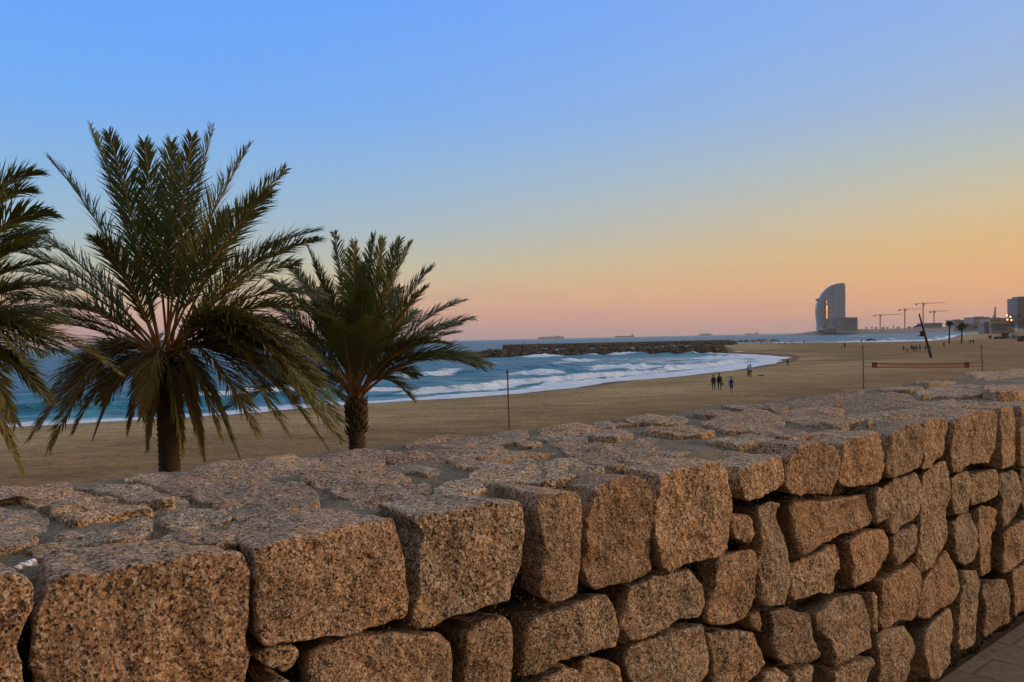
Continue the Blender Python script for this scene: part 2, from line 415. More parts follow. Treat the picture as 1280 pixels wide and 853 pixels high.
# name, tile, polygon, (depth back from the face)
COPING = [
 ('P', [(-75,742),(-60,735),(0,721),(37,719),(45,733),(44,756),(36,783),(29,807),(30,870),(-40,900),(-80,880)], .30),
 ('P', [(68,728),(103,718),(134,721),(144,713),(223,699),(261,692),(308,691),(314,711),(316,745),(312,800),(307,853),(300,905),(150,930),(62,920),(48,880),(44,817),(45,780),(58,752)], .12),
 ('B', [(95,400),(190,375),(400,325),(560,300),(588,292),(605,350),(628,400),(632,500),(642,580),(628,640),(520,672),(420,705),(300,710),(200,720),(125,728),(105,690),(100,600),(98,480)], .20),
 ('P', [(519,645),(545,641),(568,637),(600,632),(618,624),(630,630),(654,627),(658,640),(656,668),(654,692),(648,723),(640,752),(600,764),(560,777),(549,785),(520,785),(518,760),(524,745),(526,705),(532,668),(525,655)], .15),
 ('C', [(295,250),(340,240),(380,238),(420,245),(430,300),(435,380),(430,470),(425,575),(380,598),(330,605),(305,585),(295,500),(298,400),(290,300)], .13),
 ('C', [(470,235),(560,195),(635,200),(650,240),(655,330),(660,420),(662,500),(640,525),(560,545),(480,565),(455,540),(450,450),(455,350),(460,290)], .13),
 ('D', [(165,225),(230,205),(320,190),(360,185),(382,215),(383,300),(378,400),(365,450),(340,475),(270,490),(215,505),(190,530),(160,505),(140,430),(150,350),(158,290)], .17),
 ('D', [(410,205),(470,190),(530,165),(545,190),(543,240),(520,275),(460,300),(420,308),(405,280),(402,230)], .22),
 ('E', [(110,450),(155,385),(260,370),(340,388),(362,420),(368,490),(355,560),(335,635),(270,630),(200,635),(110,632),(90,600),(100,520)], .16),
 ('E', [(385,385),(440,345),(545,318),(575,350),(583,420),(592,490),(580,550),(530,580),(430,605),(375,580),(385,500)], .18),
 ('E', [(612,340),(680,290),(730,268),(765,290),(775,350),(778,420),(783,480),(760,505),(700,530),(620,555),(605,530),(608,440)], .16),
 ('E', [(800,280),(860,250),(895,250),(910,290),(908,400),(890,440),(830,500),(800,517),(784,500),(784,440),(795,340)], .14),
 ('E', [(915,265),(990,235),(1080,215),(1140,208),(1155,240),(1157,330),(1150,420),(1140,475),(1010,485),(975,520),(935,525),(925,470),(915,380)], .18),
 ('E', [(1168,202),(1235,190),(1250,240),(1255,340),(1262,430),(1255,495),(1200,500),(1165,510),(1165,420),(1170,300)], .16),
 ('E', [(1268,190),(1330,170),(1345,300),(1348,480),(1275,495),(1270,350)], .16),
]
FACE = [
 ('B', [(118,770),(150,745),(215,730),(270,735),(285,765),(250,810),(215,830),(160,815),(125,795)]),
 ('B', [(165,860),(200,836),(235,845),(250,900),(170,910)]),
 ('B', [(305,770),(350,740),(480,700),(600,685),(760,690),(795,730),(797,800),(792,900),(320,960),(298,860)]),
 ('C', [(55,700),(110,670),(200,640),(215,660),(222,740),(220,830),(215,900),(60,920),(60,800)]),
 ('C', [(275,665),(400,615),(520,572),(545,620),(560,680),(555,740),(480,765),(380,800),(300,850),(272,853),(265,760)]),
 ('D', [(75,575),(150,535),(270,515),(300,560),(310,620),(290,655),(225,670),(140,715),(70,735),(48,700),(58,630)]),
 ('D', [(70,750),(150,720),(290,675),(305,720),(325,780),(320,830),(300,880),(100,900),(75,850),(62,790)]),
 ('C', [(450,795),(480,780),(540,785),(572,810),(575,870),(560,920),(460,920),(445,850)]),
 ('C', [(310,860),(380,815),(430,810),(440,835),(438,900),(300,910)]),
 ('D', [(385,350),(430,345),(452,358),(455,400),(440,440),(395,425),(380,400)]),
 ('D', [(460,325),(500,308),(528,310),(541,370),(546,440),(551,520),(546,600),(524,625),(470,628),(458,600),(464,520),(468,430),(463,360)]),
 ('D', [(330,480),(390,458),(452,450),(453,500),(446,560),(450,600),(420,670),(350,693),(312,685),(308,640),(320,590),(330,530)]),
 ('D', [(315,715),(370,700),(450,700),(470,750),(490,800),(460,840),(420,880),(340,880),(325,800),(320,760)]),
 ('D', [(438,655),(475,640),(493,660),(498,690),(488,711),(465,700),(442,675)]),
 ('F', [(122,-20),(136,-52),(300,-60),(500,-82),(520,-40),(532,30),(515,65),(400,110),(280,170),(184,228),(164,210),(145,140),(128,50)]),
 ('F', [(540,-90),(570,-125),(612,-115),(614,-50),(608,38),(545,70),(538,20)]),
 ('F', [(622,-110),(680,-170),(770,-200),(786,-160),(783,-60),(770,30),(700,75),(645,122),(630,90),(625,0)]),
 ('F', [(798,-170),(860,-235),(915,-255),(922,-200),(932,-80),(928,60),(915,160),(890,210),(850,290),(790,330),(782,250),(792,100),(790,0),(798,-90)]),
 ('F', [(938,-165),(985,-195),(1032,-210),(1040,-170),(1032,-60),(1018,10),(985,22),(955,15),(942,-60)]),
 ('F', [(1048,-180),(1150,-215),(1160,-180),(1165,-80),(1140,-65),(1100,-45),(1055,-20),(1044,-30)]),
 ('F', [(1072,-10),(1110,-30),(1165,-20),(1180,0),(1178,60),(1163,170),(1150,300),(1130,330),(1100,335),(1082,200),(1064,80)]),
 ('F', [(1178,-190),(1230,-210),(1275,-195),(1280,-80),(1250,0),(1210,70),(1190,85),(1186,0),(1188,-60),(1174,-100)]),
 ('F', [(1290,-210),(1360,-230),(1365,0),(1300,15),(1288,-60)]),
 ('F', [(1197,110),(1290,45),(1370,30),(1375,180),(1290,240),(1220,300),(1197,318),(1192,250),(1205,180)]),
 ('F', [(950,60),(1000,20),(1043,5),(1052,80),(1058,180),(1038,240),(1000,282),(975,260),(957,180),(947,120)]),
 ('F', [(397,145),(470,105),(570,80),(610,95),(628,150),(622,240),(590,300),(540,340),(430,385),(415,340),(418,250),(402,190)]),
 ('F', [(652,130),(740,68),(763,62),(763,150),(748,210),(690,268),(656,283),(650,200)]),
 ('F', [(152,275),(230,228),(375,162),(390,200),(390,330),(385,400),(360,424),(300,416),(220,446),(156,460),(142,430),(146,340)]),
 ('F', [(588,350),(650,305),(752,255),(772,300),(773,400),(762,480),(748,545),(650,560),(600,588),(577,598),(587,500)]),
 ('F', [(797,370),(860,290),(915,192),(943,212),(962,290),(970,380),(958,430),(920,468),(850,518),(802,545),(774,530),(787,450)]),
 ('F', [(990,297),(1050,292),(1066,350),(1080,450),(1080,560),(1070,660),(1040,690),(985,705),(977,600),(986,450)]),
 ('F', [(1095,382),(1140,342),(1200,337),(1223,380),(1233,480),(1223,560),(1180,590),(1112,640),(1103,600),(1103,500),(1092,440)]),
 ('F', [(1235,290),(1300,262),(1370,242),(1375,480),(1247,530),(1243,400),(1230,330)]),
 ('F', [(32,502),(100,482),(218,507),(228,600),(248,670),(276,720),(258,748),(190,776),(90,766),(47,738),(32,660),(42,570)]),
 ('F', [(228,522),(330,452),(430,402),(488,422),(503,490),(522,560),(532,650),(527,690),(430,738),(350,788),(332,740),(320,650),(290,630),(248,590)]),
 ('F', [(532,412),(560,402),(560,500),(553,620),(540,610),(532,560),(528,480)]),
 ('F', [(573,620),(620,582),(733,577),(762,630),(766,720),(752,853),(700,900),(590,900),(582,760),(568,690)]),
 ('F', [(803,620),(860,542),(928,482),(943,502),(941,620),(937,740),(900,800),(832,853),(812,780),(792,700)]),
 ('F', [(333,812),(430,762),(538,727),(556,760),(543,853),(528,900),(340,900)]),
 ('F', [(5,832),(80,782),(122,830),(127,900),(-5,900)]),
 ('F', [(135,812),(200,787),(260,772),(266,853),(262,900),(142,900)]),
]
FLAGS = [
 ('G1', [(-100,420),(0,410),(100,415),(200,430),(245,460),(258,520),(240,580),(190,640),(100,660),(0,675),(-100,680)]),
 ('G1', [(-150,275),(0,272),(250,268),(380,253),(430,246),(472,268),(476,300),(600,315),(750,335),(850,380),(960,420),(975,442),(850,448),(720,462),(620,492),(500,518),(430,498),(385,468),(340,448),(320,400),(260,370),(190,355),(50,360),(-150,370)]),
 ('G1', [(545,238),(620,211),(840,212),(900,250),(960,300),(1080,360),(1150,400),(1050,415),(980,398),(870,378),(780,325),(640,285),(545,262)]),
 ('G1', [(860,205),(1020,172),(1100,180),(1180,202),(1200,240),(1100,262),(1000,225),(890,218)]),
 ('G2', [(60,330),(50,290),(170,242),(250,225),(330,208),(470,210),(500,225),(640,232),(700,260),(800,280),(780,290),(600,298),(450,313),(330,330),(220,350),(120,348)]),
 ('G2', [(340,193),(380,172),(450,152),(560,147),(700,127),(800,122),(900,117),(990,127),(1030,150),(1060,160),(1000,188),(900,212),(780,222),(700,232),(640,203),(560,208),(500,198),(400,200)]),
 ('G2', [(240,368),(330,352),(450,325),(600,313),(760,308),(850,295),(920,303),(970,340),(1000,400),(1010,440),(960,482),(850,495),(700,517),(600,532),(500,513),(470,488),(400,440),(350,420),(260,390)]),
 ('G2', [(50,530),(90,490),(170,475),(280,480),(360,500),(420,530),(330,550),(260,570),(170,605),(110,600),(90,560)]),
 ('G2', [(60,655),(120,622),(200,612),(350,603),(440,625),(488,662),(440,690),(350,693),(230,688),(180,668),(80,665)]),
 ('G1', [(425,622),(430,592),(500,548),(580,520),(700,505),(800,485),(900,475),(960,500),(940,560),(880,600),(800,630),(700,625),(600,612),(500,638)]),
 ('G2', [(0,375),(80,383),(138,425),(118,458),(0,488),(-60,478),(-100,435)]),
 ('G1', [(220,682),(300,655),(450,645),(600,645),(740,662),(700,690),(620,720),(545,743),(480,728),(380,718),(330,718),(280,682)]),
 ('G3', [(0,322),(40,292),(120,272),(220,243),(320,232),(420,240),(436,262),(425,310),(380,355),(480,370),(565,400),(548,425),(600,425),(690,442),(723,490),(700,538),(600,573),(450,578),(330,588),(220,578),(190,548),(100,520),(60,480),(0,458),(-90,435),(-60,380),(-40,345)]),
 ('G3', [(590,187),(680,167),(800,147),(900,142),(1000,157),(1066,162),(1120,152),(1090,190),(1000,200),(900,218),(800,232),(700,232),(620,210)]),
 ('G3', [(448,242),(540,237),(600,252),(700,252),(800,243),(875,270),(850,293),(760,298),(680,290),(620,288),(560,308),(500,290)]),
 ('G3', [(500,342),(580,327),(680,332),(760,352),(763,365),(690,378),(600,360)]),
 ('G3', [(895,250),(950,232),(1066,205),(1150,195),(1195,222),(1120,278),(1066,288),(980,263)]),
 ('G3', [(770,540),(820,490),(860,442),(960,432),(1040,468),(1055,490),(960,518),(880,543),(780,548)]),
 ('G4', [(-195,388),(-188,330),(-60,312),(60,308),(200,327),(400,342),(478,355),(332,372),(190,386),(60,408),(-20,465),(-60,448),(-140,430)]),
 ('G4', [(-60,558),(-20,482),(60,425),(200,405),(320,412),(378,440),(455,480),(430,518),(330,543),(200,553),(60,558)]),
 ('G4', [(-60,252),(0,247),(100,232),(270,217),(298,222),(280,268),(240,288),(120,293),(0,288),(-60,283)]),
 ('G4', [(412,206),(520,182),(620,174),(740,180),(785,196),(700,213),(560,222),(450,220)]),
 ('G4', [(352,260),(380,237),(460,232),(600,237),(678,260),(688,283),(600,290),(520,308),(440,270)]),
 ('G4', [(292,296),(340,286),(378,296),(350,308),(300,308)]),
 ('G4', [(502,312),(600,297),(700,302),(830,288),(950,283),(1066,303),(1128,322),(1118,378),(1066,403),(980,418),(900,438),(830,423),(760,398),(690,378),(620,358),(570,330)]),
 ('G4', [(702,240),(800,207),(920,202),(978,230),(998,258),(900,273),(800,268)]),
 ('G4', [(762,166),(820,152),(868,165),(878,182),(800,182)]),
 ('G4', [(892,160),(960,132),(1066,107),(1150,92),(1245,102),(1255,120),(1150,148),(1066,163),(960,163)]),
 ('G4', [(442,445),(520,405),(600,403),(700,432),(778,457),(700,478),(600,517),(500,537),(432,547),(470,490)]),
 ('G5', [(-195,478),(-100,432),(0,363),(60,345),(220,372),(330,402),(353,415),(300,448),(170,478),(60,502),(-80,522)]),
 ('G5', [(-98,242),(0,218),(120,214),(258,217),(288,240),(250,263),(120,272),(0,268)]),
 ('G5', [(0,292),(100,283),(300,273),(420,302),(478,330),(400,348),(250,348),(160,338),(60,318)]),
 ('G5', [(392,202),(450,177),(520,172),(598,195),(560,223),(450,228),(382,220)]),
 ('G5', [(562,160),(680,137),(820,151),(848,165),(700,170),(620,168)]),
 ('G5', [(822,130),(900,127),(958,150),(938,183),(880,170)]),
 ('G5', [(432,270),(520,242),(600,212),(720,184),(850,184),(948,222),(932,280),(1020,312),(1128,322),(1060,338),(980,353),(900,348),(800,328),(700,318),(600,328),(520,308)]),
 ('G5', [(482,360),(600,332),(740,327),(830,352),(858,375),(760,393),(660,408),(560,398),(482,393)]),
 ('G5', [(982,110),(1040,97),(1200,90),(1280,77),(1328,82),(1318,138),(1200,148),(1100,148),(1000,138)]),
 ('G5', [(962,190),(1100,162),(1280,153),(1348,182),(1300,230),(1250,285),(1150,278),(1040,258),(962,230)]),
 ('G6', [(-60,242),(60,217),(150,207),(218,215),(150,233),(40,263),(-50,268)]),
 ('G6', [(332,190),(420,172),(540,162),(598,182),(520,213),(420,213),(342,208)]),
 ('G6', [(552,155),(650,137),(740,117),(838,117),(800,148),(720,173),(642,183)]),
 ('G6', [(902,95),(980,87),(1080,87),(1200,72),(1300,64),(1318,100),(1150,118),(1000,128)]),
 ('G6', [(2,300),(150,252),(350,247),(498,252),(558,290),(450,318),(300,338),(150,328),(4,310)]),
 ('G6', [(562,230),(700,192),(850,162),(958,142),(998,180),(998,238),(850,258),(700,248),(602,258)]),
 ('G6', [(152,400),(350,352),(600,302),(750,293),(848,310),(700,343),(560,368),(400,398),(250,438)]),
 ('G6', [(1012,240),(1050,152),(1200,132),(1348,122),(1378,208),(1250,258),(1100,268)]),
 ('G6', [(602,288),(650,272),(850,272),(958,282),(880,308),(760,318)]),
 ('G6', [(2,342),(120,347),(218,370),(150,408),(60,468),(-60,438),(-78,370)]),
]
front_polys, top_polys = [], []
sd_ = 1
for t, pts, dep in COPING:
    uv = [face_uv(x, y) for x, y in topx(t, pts)]; front_polys.append(uv)
    s0 = min(u for u, v in uv); s1 = max(u for u, v in uv); zt = max(v for u, v in uv)
    top_polys.append([(s0, A1-.05), (s1, A1-.05), (s1, A1+dep), (s0, A1+dep)])
    stone('coping_stone', uv, -N_*A1, D_, Z_, N_, max(dep, .17), .006, sd_, wall, dome=.002, skirt=10, coping=True, shrink=.17, ds=.0065 if s0 < 2 else .008, grow=-.001)
    sd_ += 1
for t, pts in FACE:
    uv = [face_uv(x, y) for x, y in topx(t, pts)]; front_polys.append(uv)
    stone('face_stone', uv, -N_*(A1+random.uniform(.0, .018)), D_, Z_, N_, .15, .008, sd_, wall, dome=.003, rough=.95, skirt=6, shrink=.24, ds=.0065, grow=-.003, facets=3, fslope=.8)
    sd_ += 1
def overlaps(c, polys, m=1.0):
    P = np.array(c); ce = P.mean(0); S_ = np.concatenate([ce+(P-ce)*k for k in (.25, .6, .92, 1.0)]+[ce[None]])
    for q in polys:
        qa = np.array(q)
        if qa[:, 0].min() > S_[:, 0].max() or qa[:, 0].max() < S_[:, 0].min(): continue
        if pip(S_, q).any(): return True
        if pip(qa, [tuple(k) for k in P]).any(): return True
    return False
rnd = random.Random(5)
# the wall goes on past both edges of the frame and below it
def filler(smin, smax, v0, v1, rows, wid, polys, fn):
    hgt = (v1-v0)/rows
    for r_ in range(rows):
        s = smin-rnd.uniform(0, wid)
        while s < smax:
            ww = wid*rnd.uniform(.7, 1.35); g = .012
            j = lambda a: rnd.uniform(-a, a)
            vb, vt = v0+r_*hgt, v0+(r_+1)*hgt
            q = [(s+g+j(.02), vb+g+j(.015)), (s+ww/2, vb+g+j(.012)), (s+ww-g+j(.02), vb+g+j(.015)), (s+ww-g+j(.01), (vb+vt)/2),
                 (s+ww-g+j(.02), vt-g+j(.015)), (s+ww/2, vt-g+j(.012)), (s+g+j(.02), vt-g+j(.015)), (s+g+j(.01), (vb+vt)/2)]
            if not overlaps(q, polys): fn(q)
            s += ww
def fill_face(q):
    global sd_
    stone('face_stone', q, -N_*(A1+rnd.uniform(0, .02)), D_, Z_, N_, .15, .022, sd_, wall, dome=.01, skirt=3, ds=.02); sd_ += 1
def fill_cop(q):
    global sd_
    stone('coping_stone', q, -N_*A1, D_, Z_, N_, .17, .018, sd_, wall, dome=.01, skirt=5, coping=True, shrink=.07, ds=.02); sd_ += 1
filler(-.75, 8.9, .78, ZT+.005, 1, .30, front_polys, fill_cop)
filler(-.6, 8.8, .03, .78, 3, .34, front_polys, fill_face)
NU = -N_                                                     # 'a' axis
for t, pts in FLAGS:
    uv = [top_uv(x, y) for x, y in topx(t, pts)]; top_polys.append(uv)
    stone('top_stone', uv, np.array([0, 0, ZT+random.uniform(.002, .009)]), D_, NU, Z_, .07, .007, sd_, wall, dome=.003, rough=.9, skirt=3, shrink=-.15, ds=.0075, grow=.021, facets=0)
    sd_ += 1
def fill_flag(q):
    global sd_
    stone('top_stone', q, np.array([0, 0, ZT+rnd.uniform(.001, .008)]), D_, NU, Z_, .07, .007, sd_, wall, dome=.003, skirt=2, shrink=-.05, ds=.025, facets=0); sd_ += 1
filler(-.9, 8.9, A1+.19, A2, 4, .34, top_polys, fill_flag)

# mortar bed: front backing, top bed and the back of the wall as one skin
ss = np.concatenate([np.arange(-1.3, 4.8, .018), np.arange(4.8, 9.01, .06)])
prof = [(A1+.105, z) for z in np.linspace(-.05, ZT-.07, 44)] + [(A1+.125+k, ZT-.009-.03*max(0, 1-k/.05)) for k in np.linspace(0, A2-.03-A1-.125, 56)] + [(A2, ZT-.05), (A2+.02, ZT-.5), (A2+.25, -3), (A2+.4, -6.3)]
G = np.zeros((len(ss), len(prof), 3))
for j, (a, z) in enumerate(prof):
    G[:, j] = ss[:, None]*D_ - a*N_ + z*Z_
nn = fbm(G*7, 4, 77); n3 = fbm(G*40, 2, 78)
for j in range(44): G[:, j] += (N_*(nn[:, j]*.035+n3[:, j]*.003)[:, None])
for j in range(44, 100): G[:, j] += Z_*(nn[:, j]*.006+n3[:, j]*.0045)[:, None]
grid_mesh('joint_fill', G[:, :44][:, ::-1], JOINT, wall); grid_mesh('mortar_bed', G[:, 43:][:, ::-1], MORT, wall)

# promenade paving
m, nt, b = newmat('paving'); p = geo_pos(nt)
mp = mapping(nt, p, rot=(0, 0, -(PI/2-TH)))                     # x along the wall
br = nt.nodes.new('ShaderNodeTexBrick'); nt.links.new(mapping(nt, mp, rot=(0, 0, PI/2)), br.inputs['Vector'])
br.inputs['Scale'].default_value = 1; br.inputs['Brick Width'].default_value = .9; br.inputs['Row Height'].default_value = .23; br.inputs['Mortar Size'].default_value = .006
br.inputs['Color1'].default_value = (.15, .125, .095, 1); br.inputs['Color2'].default_value = (.19, .16, .125, 1); br.inputs['Mortar'].default_value = (.095, .08, .06, 1)
gn = tex(nt, 'ShaderNodeTexNoise', p, 25.0, Detail=8.0, Roughness=.7)
nt.links.new(mixc(nt, .8, br.outputs[0], ramp(nt, gn.outputs[0], [(.3, (.55, .55, .5)), (.7, (1.3, 1.25, 1.15))]), 'MULTIPLY'), b.inputs['Base Color'])
b.inputs['Roughness'].default_value = .9
h_ = bump(nt, None, gn.outputs[0], .5, .01); bump(nt, b, math_n(nt, 'SUBTRACT', 1.0, br.outputs['Fac']), .8, .008, h_)
PAV = m
mb = MB()
a_, b_ = D_*(-30)-N_*(A1+.02), D_*60-N_*(A1+.02)
mb.add([a_, b_, b_+N_*14, a_+N_*14], [(0, 3, 2, 1)])
tag(mb.build('promenade_pavement', PAV), kind='structure')

# small things on the wall and on the paving
lp = on_z(1242, 811.5, .006)
mb = MB(); mb.add([lp+np.array([x, y, z]) for x, y, z in ((-.016, -.006, 0), (-.004, -.012, .004), (.012, -.007, .007), (.018, .004, .004), (.004, .010, .006), (-.010, .008, .002))], [(0, 1, 2, 3, 4, 5)])
tag(mb.build('fallen_leaf', simple('orange leaf', (.55, .16, .04), .6)), 'small orange leaf lying on the paving beside the wall', 'leaf')
mb = MB()
fp = on_z(31, 711, ZT+.004)
for k in range(7):
    c = fp+D_*rnd.uniform(-.016, .016)+N_*rnd.uniform(-.006, .006)+Z_*rnd.uniform(0, .008); mb.blob(c, (.007, .005, .004), k, 6, 4, .6)
tag(mb.build('foil_scrap', simple('crumpled foil', (.75, .72, .82), .35, .1, 60)), 'crumpled silvery foil stuck in the wall joint at far left', 'litter')

# ------------------------------------------------------------------ shore
SEA, SAND = -5.2, -4.3            # absolute heights (camera 1.4)
shore_px = [(84,530),(296,518),(463,505),(599,496),(685,488),(760,478),(860,470),(907,464),(954,457),(979,449),(976,446),(947,443.5),(907,442)]
outer_px = [(898,433.2),(915,431.2),(940,430.4),(980,429.8),(1040,429.3),(1100,428.9),(1150,427.5),(1180,424.5),(1194,421.5),(1196,419)]
g = lambda q: on_z(q[0], q[1], SEA)[:2]
sh = [g(q) for q in shore_px]
d0 = sh[0]-sh[1]; d0 = d0/np.linalg.norm(d0)
# smooth the near shore with a spline through the points
def catmull(P, k=6):
    P = [2*P[0]-P[1]]+list(P)+[2*P[-1]-P[-2]]; out = []
    for i in range(1, len(P)-2):
        for j in range(k):
            t = j/k; out.append(.5*((2*P[i])+(-P[i-1]+P[i+1])*t+(2*P[i-1]-5*P[i]+4*P[i+1]-P[i+2])*t*t+(-P[i-1]+3*P[i]-3*P[i+1]+P[i+2])*t**3))
    out.append(P[-2]); return out
near = [sh[0]+d0*400, sh[0]+d0*120]+catmull(sh, 5)
land = near+[g(q) for q in outer_px]+[np.array([1100, 1900.]), np.array([2200, 2600.]), np.array([9000, 6000.]), np.array([9000, -400.]), np.array([-600, -400.])]
land = [np.array(q, float) for q in land]
def sdist(X, Y):
    P = np.stack([X.ravel(), Y.ravel()], -1); dm = np.full(len(P), 1e9)
    for i in range(len(land)-1):
        a, b = land[i], land[i+1]; ab = b-a; t = np.clip(((P-a)@ab)/(ab@ab+1e-9), 0, 1); dd = P-(a+t[:, None]*ab)
        dm = np.minimum(dm, np.hypot(dd[:, 0], dd[:, 1]))
    ins = pip(P, [tuple(q) for q in land])
    return np.where(ins, dm, -dm).reshape(X.shape)
def edge_wob(X, Y): return n2(X*.09, Y*.09, 3, 4)*1.3 + n2(X*.5, Y*.5, 2, 9)*.25
berm_px = [(915,436.5),(960,436.8),(1000,437.2),(1040,438.5),(1068,442),(1076,445.5),(1060,448)]
berm = [on_z(x, y, SAND)[:2] for x, y in berm_px]
def pl_dist(X, Y, pts):
    dm = np.full(X.shape, 1e9)
    for i in range(len(pts)-1):
        a, b = pts[i], pts[i+1]; ab = b-a
        t = np.clip(((X-a[0])*ab[0]+(Y-a[1])*ab[1])/(ab@ab), 0, 1)
        dm = np.minimum(dm, np.hypot(X-a[0]-t*ab[0], Y-a[1]-t*ab[1]))
    return dm
def sand_h(X, Y, d):
    R = np.hypot(X, Y)
    z = np.where(d > 0, SEA+(SAND-SEA)*(1-np.exp(-np.maximum(d, 0)/9.0)), SEA+np.maximum(d*.08, -3))
    fine = np.clip(1-R/160, 0, 1)
    z = z+np.clip(d/8, 0, 1)*(n2(X*.05, Y*.05, 2, 2)*.10+n2(X*.6, Y*.6, 3, 3)*.035*fine)
    z = z-np.exp(-(pl_dist(X, Y, berm)/9)**2)*.5*np.clip(d/6, 0, 1)
    return z
def polar(angs, ys):
    A, Yp = np.meshgrid(angs, ys, indexing='xy')
    R = 6.0*FPX/Yp
    return R*np.sin(A), R*np.cos(A)
angs = np.concatenate([np.linspace(-1.35, -.64, 24)[:-1], np.linspace(-.64, .64, 640), np.linspace(.64, 1.45, 34)[1:]])
ysp = np.concatenate([[.9, 1.2, 1.6, 2, 2.6, 3.2, 4, 5], np.arange(6, 26, .5), np.arange(26, 120, .62), np.arange(120, 330, 2.0), [400, 520, 700, 1000, 1600]])
X, Y = polar(angs, ysp); d = sdist(X, Y)+edge_wob(X, Y)
Gs = np.stack([X, Y, sand_h(X, Y, d)], -1)

m, nt, b = newmat('beach sand'); p = geo_pos(nt)
at = nt.nodes.new('ShaderNodeAttribute'); at.attribute_name = 'shore'
n1 = tex(nt, 'ShaderNodeTexNoise', p, .06, Detail=5.0, Roughness=.6)
n2_ = tex(nt, 'ShaderNodeTexNoise', p, 2.2, Detail=6.0, Roughness=.7)
n3_ = tex(nt, 'ShaderNodeTexNoise', mapping(nt, p, scale=(.35, 1, 1), rot=(0, 0, -.5)), .8, Detail=4.0, Roughness=.6)
c = ramp(nt, n1.outputs[0], [(.35, (.26, .178, .083)), (.65, (.40, .29, .148))])
c = mixc(nt, .75, c, ramp(nt, n2_.outputs[0], [(.3, (.5, .48, .46)), (.5, (1, 1, 1)), (.7, (1.3, 1.3, 1.3))]), 'MULTIPLY')
c = mixc(nt, .6, c, ramp(nt, n3_.outputs[0], [(.35, (.58, .54, .50)), (.60, (1.15, 1.15, 1.15))]), 'MULTIPLY')
# trodden, coarser and darker sand in the upper beach next to the promenade
up = nt.nodes.new('ShaderNodeMapRange'); up.interpolation_type = 'SMOOTHSTEP'; up.inputs['From Min'].default_value = 22; up.inputs['From Max'].default_value = 52
nt.links.new(math_n(nt, 'ADD', at.outputs['Fac'], math_n(nt, 'MULTIPLY', n1.outputs[0], 14)), up.inputs['Value'])
c = mixc(nt, up.outputs[0], c, mixc(nt, 1.0, c, (.68, .60, .54), 'MULTIPLY'))
wetm = ramp(nt, math_n(nt, 'DIVIDE', math_n(nt, 'ADD', at.outputs['Fac'], math_n(nt, 'MULTIPLY', n3_.outputs[0], 1.5)), 10.0), [(.0, (1, 1, 1)), (.42, (1, 1, 1)), (.55, (0, 0, 0))])
c = mixc(nt, wetm, c, mixc(nt, 1.0, c, (.50, .36, .27), 'MULTIPLY'))
ab = nt.nodes.new('ShaderNodeAttribute'); ab.attribute_name = 'berm_shade'
c = mixc(nt, ab.outputs['Fac'], c, mixc(nt, 1.0, c, (.62, .58, .52), 'MULTIPLY'))  # shadow of the berm slope, painted as a darker band into the sand colour
nt.links.new(c, b.inputs['Base Color'])
b.inputs['Roughness'].default_value = .9; b.inputs['Specular IOR Level'].default_value = .15
rr = nt.nodes.new('ShaderNodeMapRange'); rr.inputs['To Min'].default_value = .95; rr.inputs['To Max'].default_value = .72
nt.links.new(wetm, rr.inputs['Value']); nt.links.new(rr.outputs[0], b.inputs['Roughness'])
h_ = bump(nt, None, n3_.outputs[0], .7, .35); h_ = bump(nt, None, n2_.outputs[0], 1.0, .2, h_)
fv = tex(nt, 'ShaderNodeTexVoronoi', mapping(nt, p, scale=(1, 1, .2)), 1.7)
bump(nt, b, ramp(nt, fv.outputs['Distance'], [(.1, (0, 0, 0)), (.35, (1, 1, 1))]), .8, .10, h_)
SANDM = m
sand = grid_mesh('beach_sand', Gs, SANDM, attrs={'shore': d, 'berm_shade': np.exp(-(pl_dist(X, Y, berm)/(10+6*n2(X*.05, Y*.05, 2, 6)))**2)*.9}); tag(sand, kind='structure')

# ---- water
ysw = np.concatenate([[.02, .06, .12, .25, .5, .9, 1.4, 2], np.arange(2.6, 30, .45), np.arange(30, 150, .40)])
angw = np.concatenate([np.linspace(-1.3, -.64, 24)[:-1], np.linspace(-.64, .64, 820), np.linspace(.64, 1.2, 14)[1:]])
Aw, Yw = np.meshgrid(angw, ysw, indexing='xy'); R = 6.6*FPX/Yw
X, Y = R*np.sin(Aw), R*np.cos(Aw)
dw = -(sdist(X, Y)+edge_wob(X, Y))                               # metres out from the shore
Hh = np.zeros_like(X); foam = np.zeros_like(X)
fade = np.clip(1-R/420, 0, 1)
def smooth(e0, e1, x): t = np.clip((x-e0)/(e1-e0), 0, 1); return t*t*(3-2*t)
for (c0, wd, hh, sseed, foamy) in ((5.5, 1.6, .28, 1, 1.0), (11, 2.4, .75, 2, .95), (19.5, 2.6, .8, 3, .28), (31, 3.4, .80, 4, .16), (46, 4.5, .7, 5, .18), (64, 6, .5, 6, .12), (86, 7, .5, 7, .1), (112, 8, .45, 8, .08)):
    cc = c0+n2(X*.018, Y*.018, 2, 20+sseed)*c0*.16+n2(X*.09, Y*.09, 2, 40+sseed)*1.2
    amp = smooth(-.35, .55, n2(X*.022, Y*.022, 2, 60+sseed)+.1)
    u = (dw-cc)/wd
    prof_ = np.where(u > 0, np.exp(-(u*.75)**2), np.exp(-(u*1.9)**2))       # steeper on the beach side
    Hh += hh*amp*prof_
    brk = smooth(.62-foamy*.85, .95-foamy*.6, n2(X*.05, Y*.05, 2, 80+sseed)*.6+.5)
    foam = np.maximum(foam, brk*amp*np.exp(-((u+.55)*1.15)**2))
    Hh += .18*brk*amp*prof_*n2(X*.8, Y*.8, 2, 5)*(R < 250)
Hh += fade*(n2(X*.16, Y*.16, 3, 90)*.20+n2(X*.55, Y*.55, 2, 91)*.04*(R < 160))*np.clip(dw/12, 0, 1)
